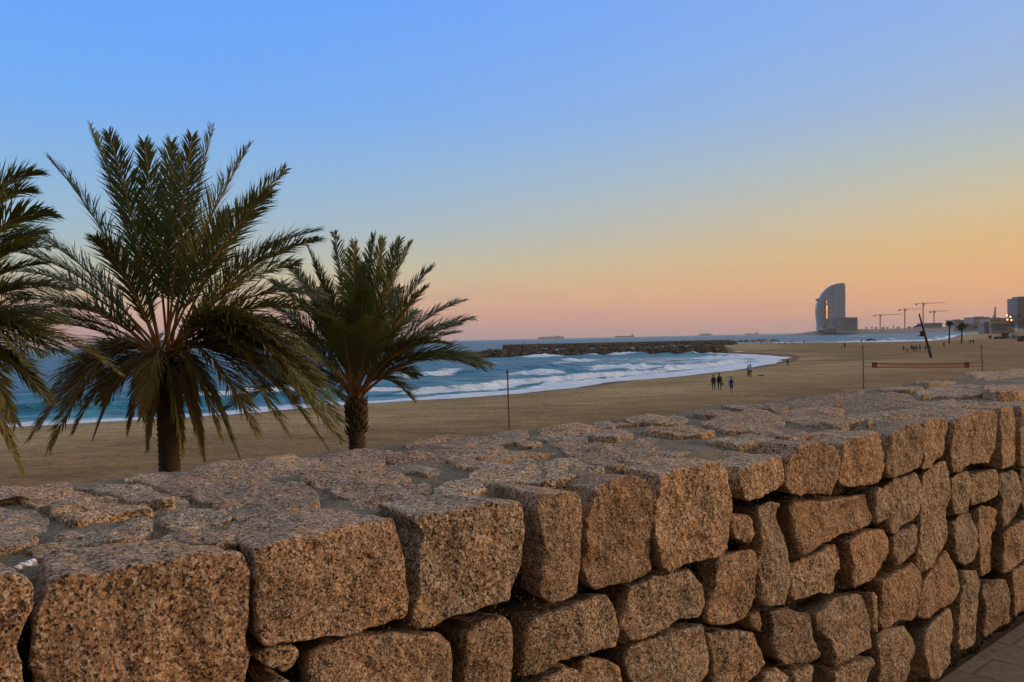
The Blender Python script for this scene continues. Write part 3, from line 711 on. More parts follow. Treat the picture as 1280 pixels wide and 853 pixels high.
wash = smooth(9.5, 4.0, dw+n2(X*.06, Y*.06, 2, 30)*3)
foam = np.maximum(foam, wash*1.15)
# far corner of the bay is all broken water
cx, cy = g((925, 449)); corner = np.exp(-(((X-cx)/60)**2+((Y-cy)/60)**2)); foam = np.maximum(foam, corner*.56)
cx, cy = g((1135, 426.5)); foam = np.maximum(foam, .70*np.exp(-(((X-cx)/150)**2+((Y-cy)/90)**2)))
for (px_, py_, hgt_, wx_) in ((865,440.5,2.4,6), (852,442,1.1,5), (762,441.5,1.9,4), (757,443,1.2,7), (778,444,1.2,6), (683,446.5,1.1,7), (676,447,.9,6), (917,449,1.3,12), (725,452,.8,6), (786,463,.9,7), (671,469,1.0,5)):
    cx, cy = g((px_, py_)); q = np.exp(-(((X-cx)/wx_)**2+((Y-cy)/(wx_*.9))**2)); Hh += hgt_*q*(.8+.3*n2(X*.7, Y*.7, 2, 8)); foam = np.maximum(foam, np.clip(q*1.7, 0, 1))
Gw = np.stack([X, Y, SEA+Hh], -1)

m, nt, b = newmat('sea water'); p = geo_pos(nt)
af = nt.nodes.new('ShaderNodeAttribute'); af.attribute_name = 'foam'
ad = nt.nodes.new('ShaderNodeAttribute'); ad.attribute_name = 'dist'
wn1 = tex(nt, 'ShaderNodeTexNoise', mapping(nt, p, scale=(.55, 1, 1), rot=(0, 0, -.25)), .22, Detail=6.0, Roughness=.62)
wn2 = tex(nt, 'ShaderNodeTexNoise', mapping(nt, p, scale=(.6, 1, 1), rot=(0, 0, .2)), 1.6, Detail=5.0, Roughness=.65)
wn3 = tex(nt, 'ShaderNodeTexNoise', mapping(nt, p, scale=(.45, 1, 1), rot=(0, 0, -.1)), .035, Detail=6.0, Roughness=.6)
fn = tex(nt, 'ShaderNodeTexNoise', mapping(nt, p, scale=(.5, 1, 1), rot=(0, 0, -.45)), .55, Detail=8.0, Roughness=.72, Distortion=.8)
fn2 = tex(nt, 'ShaderNodeTexNoise', p, .13, Detail=5.0, Roughness=.6, Distortion=1.2)
thr = math_n(nt, 'SUBTRACT', math_n(nt, 'ADD', math_n(nt, 'MULTIPLY', af.outputs['Fac'], 1.05), math_n(nt, 'MULTIPLY', math_n(nt, 'SUBTRACT', fn.outputs[0], .5), 1.9)), .0)
thr = math_n(nt, 'ADD', thr, math_n(nt, 'MULTIPLY', math_n(nt, 'SUBTRACT', fn2.outputs[0], .5), .8))
fmask = ramp(nt, thr, [(.47, (0, 0, 0)), (.60, (1, 1, 1))])
# scattered whitecaps
wc = ramp(nt, wn1.outputs[0], [(.665, (0, 0, 0)), (.72, (1, 1, 1))])
fmask = math_n(nt, 'MAXIMUM', fmask, math_n(nt, 'MULTIPLY', wc, .6))
deep = ramp(nt, wn3.outputs[0], [(.35, (.003, .065, .14)), (.65, (.012, .155, .27))])
shal = ramp(nt, wn1.outputs[0], [(.36, (.003, .065, .115)), (.5, (.018, .18, .26)), (.66, (.09, .37, .45))])
nr_ = ramp(nt, math_n(nt, 'DIVIDE', ad.outputs['Fac'], 100.0), [(0, (1, 1, 1)), (.6, (.25, .25, .25)), (1, (0, 0, 0))])
wcol = mixc(nt, nr_, deep, shal)
col = mixc(nt, fmask, wcol, mixc(nt, fn.outputs[0], (.42, .54, .72), (.82, .88, .96)))
nt.links.new(col, b.inputs['Base Color'])
rg = nt.nodes.new('ShaderNodeMapRange'); rg.inputs['To Min'].default_value = .32; rg.inputs['To Max'].default_value = .85
nt.links.new(fmask, rg.inputs['Value']); nt.links.new(rg.outputs[0], b.inputs['Roughness'])
b.inputs['IOR'].default_value = 1.14; b.inputs['Specular IOR Level'].default_value = .5
h_ = bump(nt, None, wn3.outputs[0], .8, 4.0); h_ = bump(nt, None, wn1.outputs[0], 1.0, 2.2, h_); h_ = bump(nt, None, wn2.outputs[0], .9, .16, h_)
bump(nt, b, math_n(nt, 'MULTIPLY', fmask, fn.outputs[0]), .6, .25, h_)
WATER = m
water = grid_mesh('sea_water', Gw, WATER, attrs={'foam': foam, 'dist': dw}); tag(water, kind='structure')

def ground(px, py):
    """point of the sand seen at this pixel of the photograph"""
    lo, hi = on_z(px, py, SAND-1.2), on_z(px, py, SAND+.6)
    for k in range(24):
        mid = (lo+hi)/2
        dd = sdist(np.array([[mid[0]]]), np.array([[mid[1]]])); h = sand_h(np.array([[mid[0]]]), np.array([[mid[1]]]), dd+edge_wob(np.array([[mid[0]]]), np.array([[mid[1]]])))[0, 0]
        if mid[2] < h: lo = mid
        else: hi = mid
    return mid

# ------------------------------------------------------------------ palms
def leaf_mat(name, c1, c2, c3):
    m, nt, b = newmat(name); p = geo_pos(nt)
    a = nt.nodes.new('ShaderNodeAttribute'); a.attribute_name = 'age'
    n = tex(nt, 'ShaderNodeTexNoise', p, 3.0, Detail=3.0)
    c = ramp(nt, math_n(nt, 'ADD', a.outputs['Fac'], math_n(nt, 'MULTIPLY', math_n(nt, 'SUBTRACT', n.outputs[0], .5), .35)), [(0, c1), (.5, c2), (1, c3)])
    nt.links.new(c, b.inputs['Base Color']); b.inputs['Roughness'].default_value = .55; b.inputs['Specular IOR Level'].default_value = .35
    tr = nt.nodes.new('ShaderNodeBsdfTranslucent'); nt.links.new(c, tr.inputs[0])
    mx = nt.nodes.new('ShaderNodeMixShader'); mx.inputs[0].default_value = .22
    out = nt.nodes['Material Output']; nt.links.new(b.outputs[0], mx.inputs[1]); nt.links.new(tr.outputs[0], mx.inputs[2]); nt.links.new(mx.outputs[0], out.inputs[0])
    return m
LEAF = leaf_mat('palm leaf', (.075, .105, .026), (.135, .140, .038), (.29, .20, .058))
STALK = simple('palm stalk', (.28, .14, .05), .6, .4, 3)
def trunk_mat():
    m, nt, b = newmat('palm trunk'); p = geo_pos(nt)
    n = tex(nt, 'ShaderNodeTexNoise', p, 9.0, Detail=6.0, Roughness=.7)
    n_2 = tex(nt, 'ShaderNodeTexNoise', mapping(nt, p, scale=(1, 1, 2.5)), 30.0, Detail=3.0)
    c = ramp(nt, n.outputs[0], [(.3, (.03, .02, .012)), (.6, (.075, .048, .027)), (.8, (.13, .085, .045))])
    nt.links.new(c, b.inputs['Base Color']); b.inputs['Roughness'].default_value = .95; bump(nt, b, n_2.outputs[0], .8, .03)
    return m
TRUNK = trunk_mat()
def frond(C, T, sag, rs, nl, L0, LV, LF, SV, wleaf=.034, age=.3):
    C = np.array(C); T = np.array(T); Ln = np.linalg.norm(T-C)
    ctrl = C+(T-C)*.45+np.array([0, 0, (sag*1.1+.10)*Ln])
    # age attribute list kept beside LV
    def bz(t): return (1-t)**2*C+2*t*(1-t)*ctrl+t*t*T
    def dz(t):
        v = 2*(1-t)*(ctrl-C)+2*t*(T-ctrl); return v/(np.linalg.norm(v)+1e-9)
    hor = np.cross(T-C, [0, 0, 1.]); nh = np.linalg.norm(hor)
    hor = hor/nh if nh > .15*Ln else np.array([math.cos(rs.random()*6), math.sin(rs.random()*6), 0])
    tw = rs.uniform(-.6, .6); dn = max(0., min(1., ((C[2]-T[2])/Ln-.35)*2.2))
    SV.tube([bz(t) for t in np.linspace(0, .97, 9)], [max(.006, .030*(1-t)**.8) for t in np.linspace(0, 1, 9)], 5, cap=False)
    for i in range(nl):
        t = .24+.76*(i+rs.random()*.5)/nl
        p = bz(t); tg = dz(t); n = np.cross(hor, tg); n /= np.linalg.norm(n)+1e-9
        if n[2] < 0: n = -n
        sd0 = hor*math.cos(tw*t)+n*math.sin(tw*t); up = np.cross(tg, sd0)
        if up[2] < 0: up = -up
        Lf = L0*(1-.45*dn)*(.38+.80*math.sin(PI*min(1, (t*.95+.06))**.85))*rs.uniform(.80, 1.12)
        if t > .9: Lf *= .85
        Lf *= min(1, .35+(t-.24)/.16)
        for sg in (-1, 1):
            al = math.radians(rs.uniform(38, 60)-20*t)*(1-.45*dn); be = math.radians(rs.uniform(5, 45))
            dr = tg*math.cos(al)+(sg*sd0*math.cos(be)+up*math.sin(be))*math.sin(al)
            dr /= np.linalg.norm(dr)
            wv = np.cross(dr, up+sd0*sg*.5*rs.uniform(-1, 1)); wv /= np.linalg.norm(wv)+1e-9
            e = p+dr*Lf; md = p+dr*Lf*.5
            drp = rs.uniform(.04, .16)*Lf; e = e-np.array([0, 0, drp*1.6]); md = md-np.array([0, 0, drp*.3])
            w_ = wleaf*rs.uniform(.8, 1.15); b_ = len(LV)
            LV += [p-wv*w_*.25, p+wv*w_*.25, md+wv*w_*.5, md-wv*w_*.5, e]
            LF += [(b_, b_+1, b_+2, b_+3), (b_+3, b_+2, b_+4)]
    return age
def palm(name, label, cat, C, base, tips, nrand, Lr, rb, rt, seed, nl=70, L0=.42, wleaf=.034, group=None, low=-.55, trunk_pts=None):
    rs = random.Random(seed); C = np.array(C); base = np.array(base)
    LV, LF, AG = [], [], []; SV = MB()
    def add(T, sag, age, L=None, n=None):
        s = len(LV); frond(C+np.array([rs.uniform(-.08, .08), rs.uniform(-.08, .08), rs.uniform(-.12, .12)]), T, sag, rs, n or nl, L or L0, LV, LF, SV, wleaf)
        AG.extend([age]*(len(LV)-s))
    for (px, py, dy, sag, age) in tips:
        add(at_depth(px, py, C[1]+dy), sag, age)
    for k in range(nrand):
        a = 2*PI*(k*.618+rs.random()*.1); elv = rs.uniform(low, 1.25); L = Lr*rs.uniform(.85, 1.08)
        hv = np.array([math.cos(a), math.sin(a), 0])
        T = C+hv*L*math.cos(elv)+np.array([0, 0, L*math.sin(elv)*.9-.05*L])
        add(T, .22 if elv < .5 else .10, .75 if elv < -.1 else .15+.3*rs.random())
    root = empty(name, tuple(base)); tag(root, label, cat, group)
    cr = mesh_obj('crown', LV, LF, LEAF, None, False, attrs={'age': AG}); stk = SV.build('frond_stalks', STALK)
    # trunk with a knobbly pattern of old frond bases
    H = C[2]-base[2]; nr = int(max(12, H/.035)); ns = 28; V = []; F = []
    for i in range(nr+1):
        t = i/nr; ce = base+(C-base)*t; r = rb+(rt-rb)*t
        if t > .86: r *= 1+.35*math.sin(PI*min(1, (t-.86)/.16))
        for k in range(ns):
            a = 2*PI*k/ns
            q1 = (t*H/.11+k/ns*6) % 1.0; q2 = (t*H/.11-k/ns*6) % 1.0
            sc_ = .045*max(0, (1-abs(q1-.5)*2)*(1-abs(q2-.5)*2))*1.6
            rr = r*(1+.05*math.sin(a*3+t*9))+sc_*(rb/.22)+rs.uniform(-.004, .004)
            V.append((ce[0]+rr*math.cos(a), ce[1]+rr*math.sin(a), ce[2]))
    for i in range(nr):
        for k in range(ns): F.append((i*ns+k, i*ns+(k+1) % ns, (i+1)*ns+(k+1) % ns, (i+1)*ns+k))
    tr = mesh_obj('trunk', V, F, TRUNK)
    # cut frond stubs under the crown
    sb = MB()
    for k in range(60):
        a = k*2.399; zz = C[2]-.15-.013*k*H/5; rr = rb*1.05
        p0 = np.array([C[0]+(base[0]-C[0])*((C[2]-zz)/H)+rr*.7*math.cos(a), C[1]+(base[1]-C[1])*((C[2]-zz)/H)+rr*.7*math.sin(a), zz])
        sb.tube([p0, p0+np.array([math.cos(a)*.13, math.sin(a)*.13, .11])*(rb/.22), p0+np.array([math.cos(a)*.19, math.sin(a)*.19, .24])*(rb/.22)], [.045*(rb/.22), .03*(rb/.22), .012*(rb/.22)], 5)
    st = sb.build('frond_stubs', TRUNK)
    bpy.context.view_layer.update()
    rebase(root, cr, stk, tr, st); return root
U_ = .10
tips1 = [(113,160,.6,.06,.1),(136,168,-1.2,.05,.1),(180,178,-.5,.04,.2),(214,178,.5,.03,.1),(240,172,-1.0,.03,.3),(266,160,.2,.04,.1),(312,183,-.6,.06,.35),(356,213,.4,.08,.2),(338,240,-1.4,.08,.4),
 (398,288,.3,.16,.2),(400,300,-1,.15,.35),(372,330,1,.14,.3),(60,198,.2,.09,.1),(16,285,.4,.14,.15),(4,312,-.8,.15,.2),(14,376,.8,.13,.15),(-4,340,.8,.15,.2),(30,405,-.5,.12,.2),
 (38,548,-.7,.42,.8),(62,562,.6,.45,.7),(78,510,-1.4,.40,.85),(118,545,-.4,.45,.6),(95,480,.8,.3,.7),(228,568,-.5,.50,.6),(245,540,.6,.5,.5),(178,520,-1.2,.48,.9),(185,560,-.8,.46,.95),(160,540,.3,.44,.85),(255,575,-.4,.44,.8),(275,545,-1.2,.40,.8),(50,535,-1.2,.42,.9),(92,540,.2,.42,.8),(128,500,-.9,.38,.85),(60,500,.7,.34,.75),(408,560,.1,.36,.55),(425,528,-1.8,.30,.55),(395,500,-2.2,.30,.6),(360,545,-.9,.40,.6),(430,500,.5,.26,.45),(350,430,-1.8,.24,.5),(400,470,-1.5,.26,.65),(320,540,-1.4,.40,.7),(300,575,-.3,.42,.45),(293,560,.7,.4,.4),
 (425,550,-.6,.34,.55),(412,535,.8,.32,.5),(418,505,-1.3,.30,.6),(380,520,.3,.36,.6),(330,470,-1.6,.36,.8),(345,500,.9,.36,.5),(424,470,-.2,.26,.5),(405,430,.7,.24,.4),(418,400,-.9,.20,.4),(390,445,-1.8,.26,.55),(165,470,1.6,.3,.4),(285,265,1.2,.1,.3),(120,300,-1.6,.14,.3)]
C1 = at_depth(205, 450, 16.5)
palm('palm_tree', 'large palm left of centre with long arching fronds over the sea', 'palm tree', C1, (at_depth(212, 600, 16.5)[0]+.1, 16.5, SAND-.05), tips1, 5, 3.4, .18, .17, 1, nl=122, L0=.78, wleaf=.030, low=-.3, group='palms planted on the sand behind the wall')
tips2 = [(417,292,.2,.02,.1),(443,304,-.7,.02,.2),(467,296,.3,.02,.1),(479,299,-.3,.03,.1),(500,300,.8,.03,.1),(513,305,-.4,.05,.2),(540,334,.2,.08,.2),(532,360,-1,.08,.3),(580,376,.3,.14,.2),(590,399,-.5,.14,.35),(575,405,.8,.12,.2),(614,458,-.2,.26,.5),(606,462,.7,.25,.5),
 (514,498,-.6,.36,.5),(520,470,.9,.25,.4),(384,309,-.2,.06,.15),(364,336,.5,.10,.2),(392,330,-.9,.07,.3),(340,352,-.2,.14,.3),(330,378,.6,.15,.3),(322,400,-.8,.20,.4),(345,430,.6,.22,.5),(352,470,-.4,.3,.6),(372,500,.7,.32,.5),(425,410,-2.6,.12,.4),(470,400,-2.6,.1,.4),(400,360,1.8,.1,.2),(500,360,1.8,.1,.2),(455,330,1.8,.05,.1),(560,430,-1.6,.18,.4)]
C2 = at_depth(445, 497, 18.5)
palm('palm_tree', 'smaller palm with upright fronds standing right of the large palm', 'palm tree', C2, (at_depth(446, 600, 18.5)[0], 18.5, SAND-.05), tips2, 11, 2.9, .165, .155, 2, nl=108, L0=.64, wleaf=.030, low=0.0, group='palms planted on the sand behind the wall')
tips0 = [(50,218,.2,.34,.1),(66,268,-.4,.30,.2),(40,240,.6,.34,.2),(55,290,.4,.25,.2),(62,310,-.7,.24,.3),(-20,180,.2,.05,.1),(58,330,.3,.16,.2),(90,362,-.3,.18,.3),(80,402,.5,.22,.3),(70,440,-.6,.25,.5),(48,480,.4,.3,.6),(27,590,-.5,.42,.7),(10,560,.5,.42,.8),(20,530,-1,.4,.6),(60,500,.2,.32,.5),(30,455,-1.2,.28,.4),(40,300,.6,.16,.2),(5,235,-.7,.08,.2)]
C0 = at_depth(-95, 430, 13.5)
palm('palm_tree', 'palm cut off by the left edge of the picture, only its right fronds showing', 'palm tree', C0, (C0[0], 13.5, SAND-.05), tips0, 12, 2.9, .23, .21, 3, nl=118, L0=.68, wleaf=.028, low=-.6, group='palms planted on the sand behind the wall')
# two tall palms far along the beach
for (cx_, cy_, by_, Lr_, sd2, lab, bl) in ((1187,406,429.5,1.5,11,'slim far palm with a small crown, left one of the two along the beach',0), (1202.5,410,429.5,2.3,12,'far palm with a bushy windblown crown, right one of the two along the beach',1)):
    B = ground(cx_-.5, by_); C = at_depth(cx_, cy_, B[1])
    palm('palm_tree', lab, 'palm tree', C, B, [], 60, Lr_, .28, .22, sd2, nl=24, L0=.8, wleaf=.18, low=-.9 if bl else -.3, group='tall palms far along the beach')

# ------------------------------------------------------------------ breakwaters
def rock_mat(name, c1, c2, c3, sc1=.5):
    m, nt, b = newmat(name); p = geo_pos(nt)
    n = tex(nt, 'ShaderNodeTexNoise', p, sc1, Detail=7.0, Roughness=.7)
    nt.links.new(ramp(nt, n.outputs[0], [(.3, c1), (.52, c2), (.75, c3)]), b.inputs['Base Color']); b.inputs['Roughness'].default_value = .9
    bump(nt, b, n.outputs[0], .8, .4); return m
ROCK = rock_mat('breakwater rock', (.03, .022, .014), (.10, .07, .043), (.28, .19, .11))
CONC = simple('concrete', (.24, .19, .14), .9, .25, .6)
def breakwater(label, pxa, pxb, z_top, width, rocks, wall_part=None):
    a = on_z(*pxa, SEA); b = on_z(*pxb, SEA); L = np.linalg.norm(b-a); t = (b-a)/L; nv = np.array([-t[1], t[0], 0])
    if nv[1] < 0: nv = -nv
    root = empty('rock_breakwater', tuple(a)); tag(root, label, 'breakwater', 'stone breakwaters across the bay')
    mb = MB()
    P = [a+nv*2-Z_*1, a+nv*3.5+Z_*(z_top-SEA-.5), a+nv*(width-2)+Z_*(z_top-SEA-.5), a+nv*width-Z_*1]
    mb.prism(P, b-a)
    core = mb.build('walkway', CONC)
    rk = MB(); rr = random.Random(len(label))
    n = int(L*rocks)
    for k in range(n):
        s = rr.random(); u = rr.random()**.8
        c = a+(b-a)*s+nv*(u*4.2)+Z_*(u*(z_top-SEA)*.95-.2+rr.uniform(-.2, .3))
        q = rr.uniform(.45, 1.05); rk.blob(c, (q*rr.uniform(.8, 1.3), q, q*rr.uniform(.6, .9)), k, 6, 4, .45)
        if k % 3 == 0:
            c = a+(b-a)*s+nv*(width-u*3)+Z_*((1-u)*.2+(z_top-SEA)*.8*u); rk.blob(c, (q, q, q*.8), k+9, 6, 4, .45)
    r = rk.build('boulders', ROCK); r['kind'] = 'stuff'
    kids = [core, r]
    if wall_part:
        s0, s1, hh = wall_part; mb = MB()
        p0 = a+(b-a)*s0+nv*5; p1 = a+(b-a)*s1+nv*5
        mb.prism([p0+Z_*(z_top-SEA-.6), p0+Z_*(z_top-SEA+hh), p0+nv*1.2+Z_*(z_top-SEA+hh), p0+nv*1.2+Z_*(z_top-SEA-.6)], p1-p0)
        kids.append(mb.build('parapet', CONC))
    bpy.context.view_layer.update(); rebase(root, *kids)
breakwater('near dark boulder breakwater running out from the beach corner', (600,447.3), (908,441.4), SEA+2.75, 12, 11)
# plain concrete end of the near breakwater
a = on_z(508, 447.5, SEA); b = on_z(600, 447.2, SEA); nv = np.array([0, 1, 0.])
mb = MB(); mb.prism([a-Z_, a+Z_*2.2, a+nv*9+Z_*2.2, a+nv*9-Z_], b-a)
tag(mb.build('concrete_quay', simple('wet concrete', (.15, .11, .075), .8, .3, .5)), 'low plain concrete quay at the seaward end of the near breakwater', 'quay')
breakwater('far thin breakwater behind the near one, edged with a dark parapet', (628,437.6), (922,431.4), SEA+2.6, 10, 6.0, (.0, .97, .7))
breakwater('distant low groyne lying in the sea beyond the sandy spit', (905,428.2), (975,426.2), SEA+1.6, 12, .8)

# ------------------------------------------------------------------ people
def person(label, px, ytop, yfoot, jac, trs, skin=(.30, .18, .12), hair=(.02, .015, .01), pose='stand', yaw=0.0, group='people on the beach', base=None, long_coat=False, shorts=False, backpack=None):
    B = ground(px, yfoot) if base is None else np.array(base)
    Hgt = (yfoot-ytop)/FPX*B[1]
    Hgt = max(1.0, min(2.0, Hgt)); k = Hgt/1.72
    cy, sy = math.cos(yaw), math.sin(yaw)
    st = {'stand': (.02, .02), 'walk': (.26, .24)}.get(pose, (.1, .1))
    # joints: x right, y fwd, z up
    J = [(0, 0, .93, .135), (0, 0, 1.12, .13), (0, .01, 1.32, .155), (0, .01, 1.44, .10), (0, .01, 1.51, .055), (0, .02, 1.58, .085), (0, .02, 1.66, .088), (0, .015, 1.71, .05),
         (-.17, .01, 1.40, .07), (-.24, -.03-.4*st[0], 1.14, .047), (-.25, .02-.5*st[0], .90, .036), (-.255, .05-.5*st[0], .80, .035),
         (.17, .01, 1.40, .07), (.24, -.03+.5*st[0], 1.14, .047), (.25, .04+.9*st[0], .90, .036), (.255, .07+.9*st[0], .80, .035),
         (-.10, 0, .86, .10), (-.105, .04+st[0], .48, .062), (-.105, st[0]-.02, .09, .042), (-.105, st[0]+.12, .035, .036),
         (.10, 0, .86, .10), (.105, .05-st[1]*.6, .48, .062), (.105, -st[1]-.03, .09+st[1]*.25, .042), (.105, -st[1]+.10, .035+st[1]*.1, .036)]
    E = [(0, 1), (1, 2), (2, 3), (3, 4), (4, 5), (5, 6), (6, 7), (2, 8), (8, 9), (9, 10), (10, 11), (2, 12), (12, 13), (13, 14), (14, 15), (0, 16), (16, 17), (17, 18), (18, 19), (0, 20), (20, 21), (21, 22), (22, 23)]
    V = [(x*k, y*k, z*k) for x, y, z, r in J]
    if pose == 'lie': V = [(x, z-.8*k, .16*k+y) for x, y, z in V]
    if pose == 'sit':
        V = [(x, y, z-.78*k) for x, y, z in V]
        for a, b_, c_, d_ in ((16, 17, 18, 19), (20, 21, 22, 23)):
            x = V[a][0]; V[a] = (x, .03*k, .13*k); V[b_] = (x, .42*k, .42*k); V[c_] = (x, .70*k, .08*k); V[d_] = (x, .84*k, .04*k)
    me = bpy.data.meshes.new('body'); me.from_pydata(V, E, []); o = bpy.data.objects.new('body', me); COL.objects.link(o)
    md = o.modifiers.new('s', 'SKIN'); md.use_smooth_shade = True
    for i, (x, y, z, r) in enumerate(J):
        fat = 1.0
        if long_coat and i in (0, 1): fat = 1.25
        me.skin_vertices[0].data[i].radius = (r*k*fat*1.3, r*k*fat*(.78 if i < 4 else 1))
    me.skin_vertices[0].data[0].use_root = True
    sub = o.modifiers.new('u', 'SUBSURF'); sub.levels = 1; sub.render_levels = 1
    dg = bpy.context.evaluated_depsgraph_get(); dg.update(); ev = bpy.data.meshes.new_from_object(o.evaluated_get(dg))
    bpy.data.objects.remove(o)
    body = bpy.data.objects.new('body', ev); COL.objects.link(body)
    ms = [pmat(jac), pmat(trs), pmat(skin), pmat((.03, .03, .03))]
    ev.materials.clear()
    for m_ in ms: ev.materials.append(m_)
    for f in ev.polygons:
        c = f.center; 
        if pose == 'lie': z = (c.y+.8*k)/k
        elif pose == 'sit': z = (c.z+.78*k)/k if c.y < .25*k else .5
        else: z = c.z/k
        ax = abs(c.x)/k
        if z > 1.50: mi = 2
        elif z > (.70 if long_coat else .92) or (ax > .19 and z > .88): mi = 0
        elif ax > .2 and z > .72: mi = 2
        elif shorts and z < .50: mi = 2 if z > .09 else 3
        elif z < .07: mi = 3
        else: mi = 1
        f.material_index = mi
    root = empty('person', tuple(B)); root.rotation_euler = (0, 0, yaw); tag(root, label, 'person', group)
    body.parent = root
    hb = MB(); hb.blob((0, 0, 0), (.098*k, .108*k, .10*k), 3, 8, 6, .08)
    h = hb.build('hair', pmat(hair), root, True)
    hp = V[6]; h.location = (hp[0], hp[1]-.03*k, hp[2]+.035*k)
    if backpack:
        bp = MB(); bp.blob((0, -.20*k, 1.25*k), (.15*k, .11*k, .22*k), 5, 8, 6, .1); o2 = bp.build('backpack', pmat(backpack), None, True)
        o2.location = tuple(B); o2.rotation_euler = (0, 0, yaw); tag(o2, 'black backpack on the back of the person in the blue shirt', 'backpack')
    return root, k
_pm = {}
def pmat(c):
    if c not in _pm: _pm[c] = simple('cloth %d' % len(_pm), c, .85, .12, 6)
    return _pm[c]
DK = (.018, .017, .018); BR = (.045, .030, .018); JN = (.02, .025, .04)
awa = -.15
pA, kA = person('walker in a brown jacket and dark trousers beside the black-coated one', 892.2, 469.3, 488, BR, DK, pose='walk', yaw=awa)
pB, kB = person('walker in a long black coat carrying a dark bag', 899.5, 467.8, 488, (.012, .012, .013), DK, pose='walk', yaw=awa, long_coat=True)
pC, kC = person('person in a bright blue shirt and black shorts with a backpack', 914.5, 471.8, 491.3, (.04, .20, .45), (.012, .012, .015), pose='walk', yaw=-.4, shorts=True, backpack=(.012, .012, .014))
person('person in a maroon and dark outfit left in the couple by the water', 935.6, 456.5, 471, (.05, .03, .06), (.12, .03, .03), pose='stand', yaw=.8)
person('person in a pale blue top and dark trousers right in the couple by the water', 938.2, 455.2, 471.2, (.42, .55, .78), (.015, .03, .03), pose='stand', yaw=-.6)
person('person in red lying on the sand beside the couple by the water', 951.5, 462, 470.5, (.22, .03, .025), DK, pose='lie', yaw=1.4)
person('lone person in a grey-green top standing near the end of the water', 984.8, 448.7, 458.2, (.07, .09, .07), (.05, .03, .025), pose='stand')
person('lone person in dark clothes on the sandy spit, nearest to the far sea', 1005.5, 424.2, 430.2, DK, DK, pose='walk', yaw=1.2)
person('child beside an adult at the right end of the spit', 1052.5, 431.5, 435.2, BR, DK, yaw=.5)
person('adult in black standing beside a child on the spit', 1055.8, 428.8, 435.4, DK, DK)
person('person in a dark jacket leftmost in the group left of the leaning mast', 1129.6, 432.6, 439.8, (.03, .015, .02), DK, pose='walk')
person('short person second from left in the group left of the leaning mast', 1134, 435.6, 441.2, (.03, .04, .04), BR)
person('black-clothed person at the left of the tight pair in the middle of the group', 1139.8, 431.3, 439.8, DK, JN, pose='walk')
person('black-clothed person at the centre of the group, slightly nearer the camera', 1142.6, 432.0, 440.6, DK, DK)
person('black-clothed person at the right of the tight pair in the middle of the group', 1145.8, 431.6, 440.4, (.02, .02, .03), DK, pose='walk')
person('person in a grey-blue top in the group left of the leaning mast', 1150, 430.6, 439.2, (.12, .16, .22), JN)
person('dark-clothed person just left of the leaning mast', 1156.6, 432, 438.9, DK, BR, pose='walk')
person('person in a dark green jacket just right of the leaning mast', 1162.6, 431.5, 438.9, (.02, .05, .03), DK)
person('lone person in black between the leaning mast and the far palms', 1180.2, 427.2, 434.8, DK, DK, pose='walk')
person('left one of the two people in black right of the far palms', 1212.8, 424.6, 430.7, DK, DK)
person('right one of the two people in black right of the far palms', 1216.7, 424.2, 430.7, DK, DK)
for i, (x, y0, y1) in enumerate(((951.8,424.6,430.3),(964,424.8,430.2),(973.4,425.2,430.1),(981,425.3,430.2),(990,424.6,430.1),(1076.6,422.5,429.2))):
    person(['dark figure standing furthest left along the far waterline of the spit', 'dark figure second from left along the far waterline of the spit', 'dark figure third from left along the far waterline of the spit',
            'dark figure beside the rightmost one along the far waterline of the spit', 'rightmost dark figure in the row along the far waterline of the spit', 'dark figure at the water edge below the distant crane'][i], x, y0, y1, DK, DK, yaw=i, pose='sit' if i == 3 else 'stand')
def on_break(px, py, pxa, pxb, off, z):
    a = on_z(*pxa, SEA); b = on_z(*pxb, SEA); r = ray(px, py); t = (b-a)[:2]; nv = np.array([-t[1], t[0]]); nv = nv/np.linalg.norm(nv); nv = nv*np.sign(nv[1])
    o = a[:2]+nv*off; A = np.array([[r[0], -t[0]], [r[1], -t[1]]]); k, _ = np.linalg.solve(A, o-CAM[:2]); q = CAM+r*k; return (q[0], q[1], z)
for i, (x, lab) in enumerate(((655,'small dark figure walking on the far breakwater, left of the other'), (672.5,'small dark figure walking on the far breakwater, right of the other'), (855,'small dark figure on the breakwater near the beach end'))):
    person(lab, x, 430, 434, DK, DK, base=on_break(x, 434, (628,437.6), (922,431.4), 7.4, SEA+2.15), group='people on the breakwater')
person('figure standing on the boulders at the beach end of the near breakwater', 899.6, 431, 434.2, DK, DK, base=on_break(899.6, 434, (600,447.3), (908,441.4), 6, SEA+2.05), group='people on the breakwater')
person('dark figure on the sand beside the end of the boulders', 908.7, 436.2, 440.4, BR, DK)
# hand-held bags
bpB = Vector(pB.location)
mb = MB(); mb.blob((0, 0, 0), (.10, .20, .16), 2, 8, 6, .15); mb.tube([(0, -.12, .12), (0, -.06, .24), (0, .06, .24), (0, .12, .12)], .012, 5)
o = mb.build('handbag', pmat((.012, .03, .02)), None, True); o.location = bpB+Vector((.33, .1, .62)); tag(o, 'dark bag hanging from the hand of the long-coated walker', 'bag')
mb = MB(); mb.blob((0, 0, 0), (.09, .14, .15), 4, 8, 6, .25); mb.tube([(0, -.06, .12), (0, 0, .22), (0, .06, .12)], .010, 5)
o = mb.build('carrier_bag', pmat((.38, .33, .42)), None, True); o.location = Vector(pA.location)+Vector((-.36, -.05, .60)); tag(o, 'pale plastic bag in the hand of the brown-jacketed walker', 'bag')

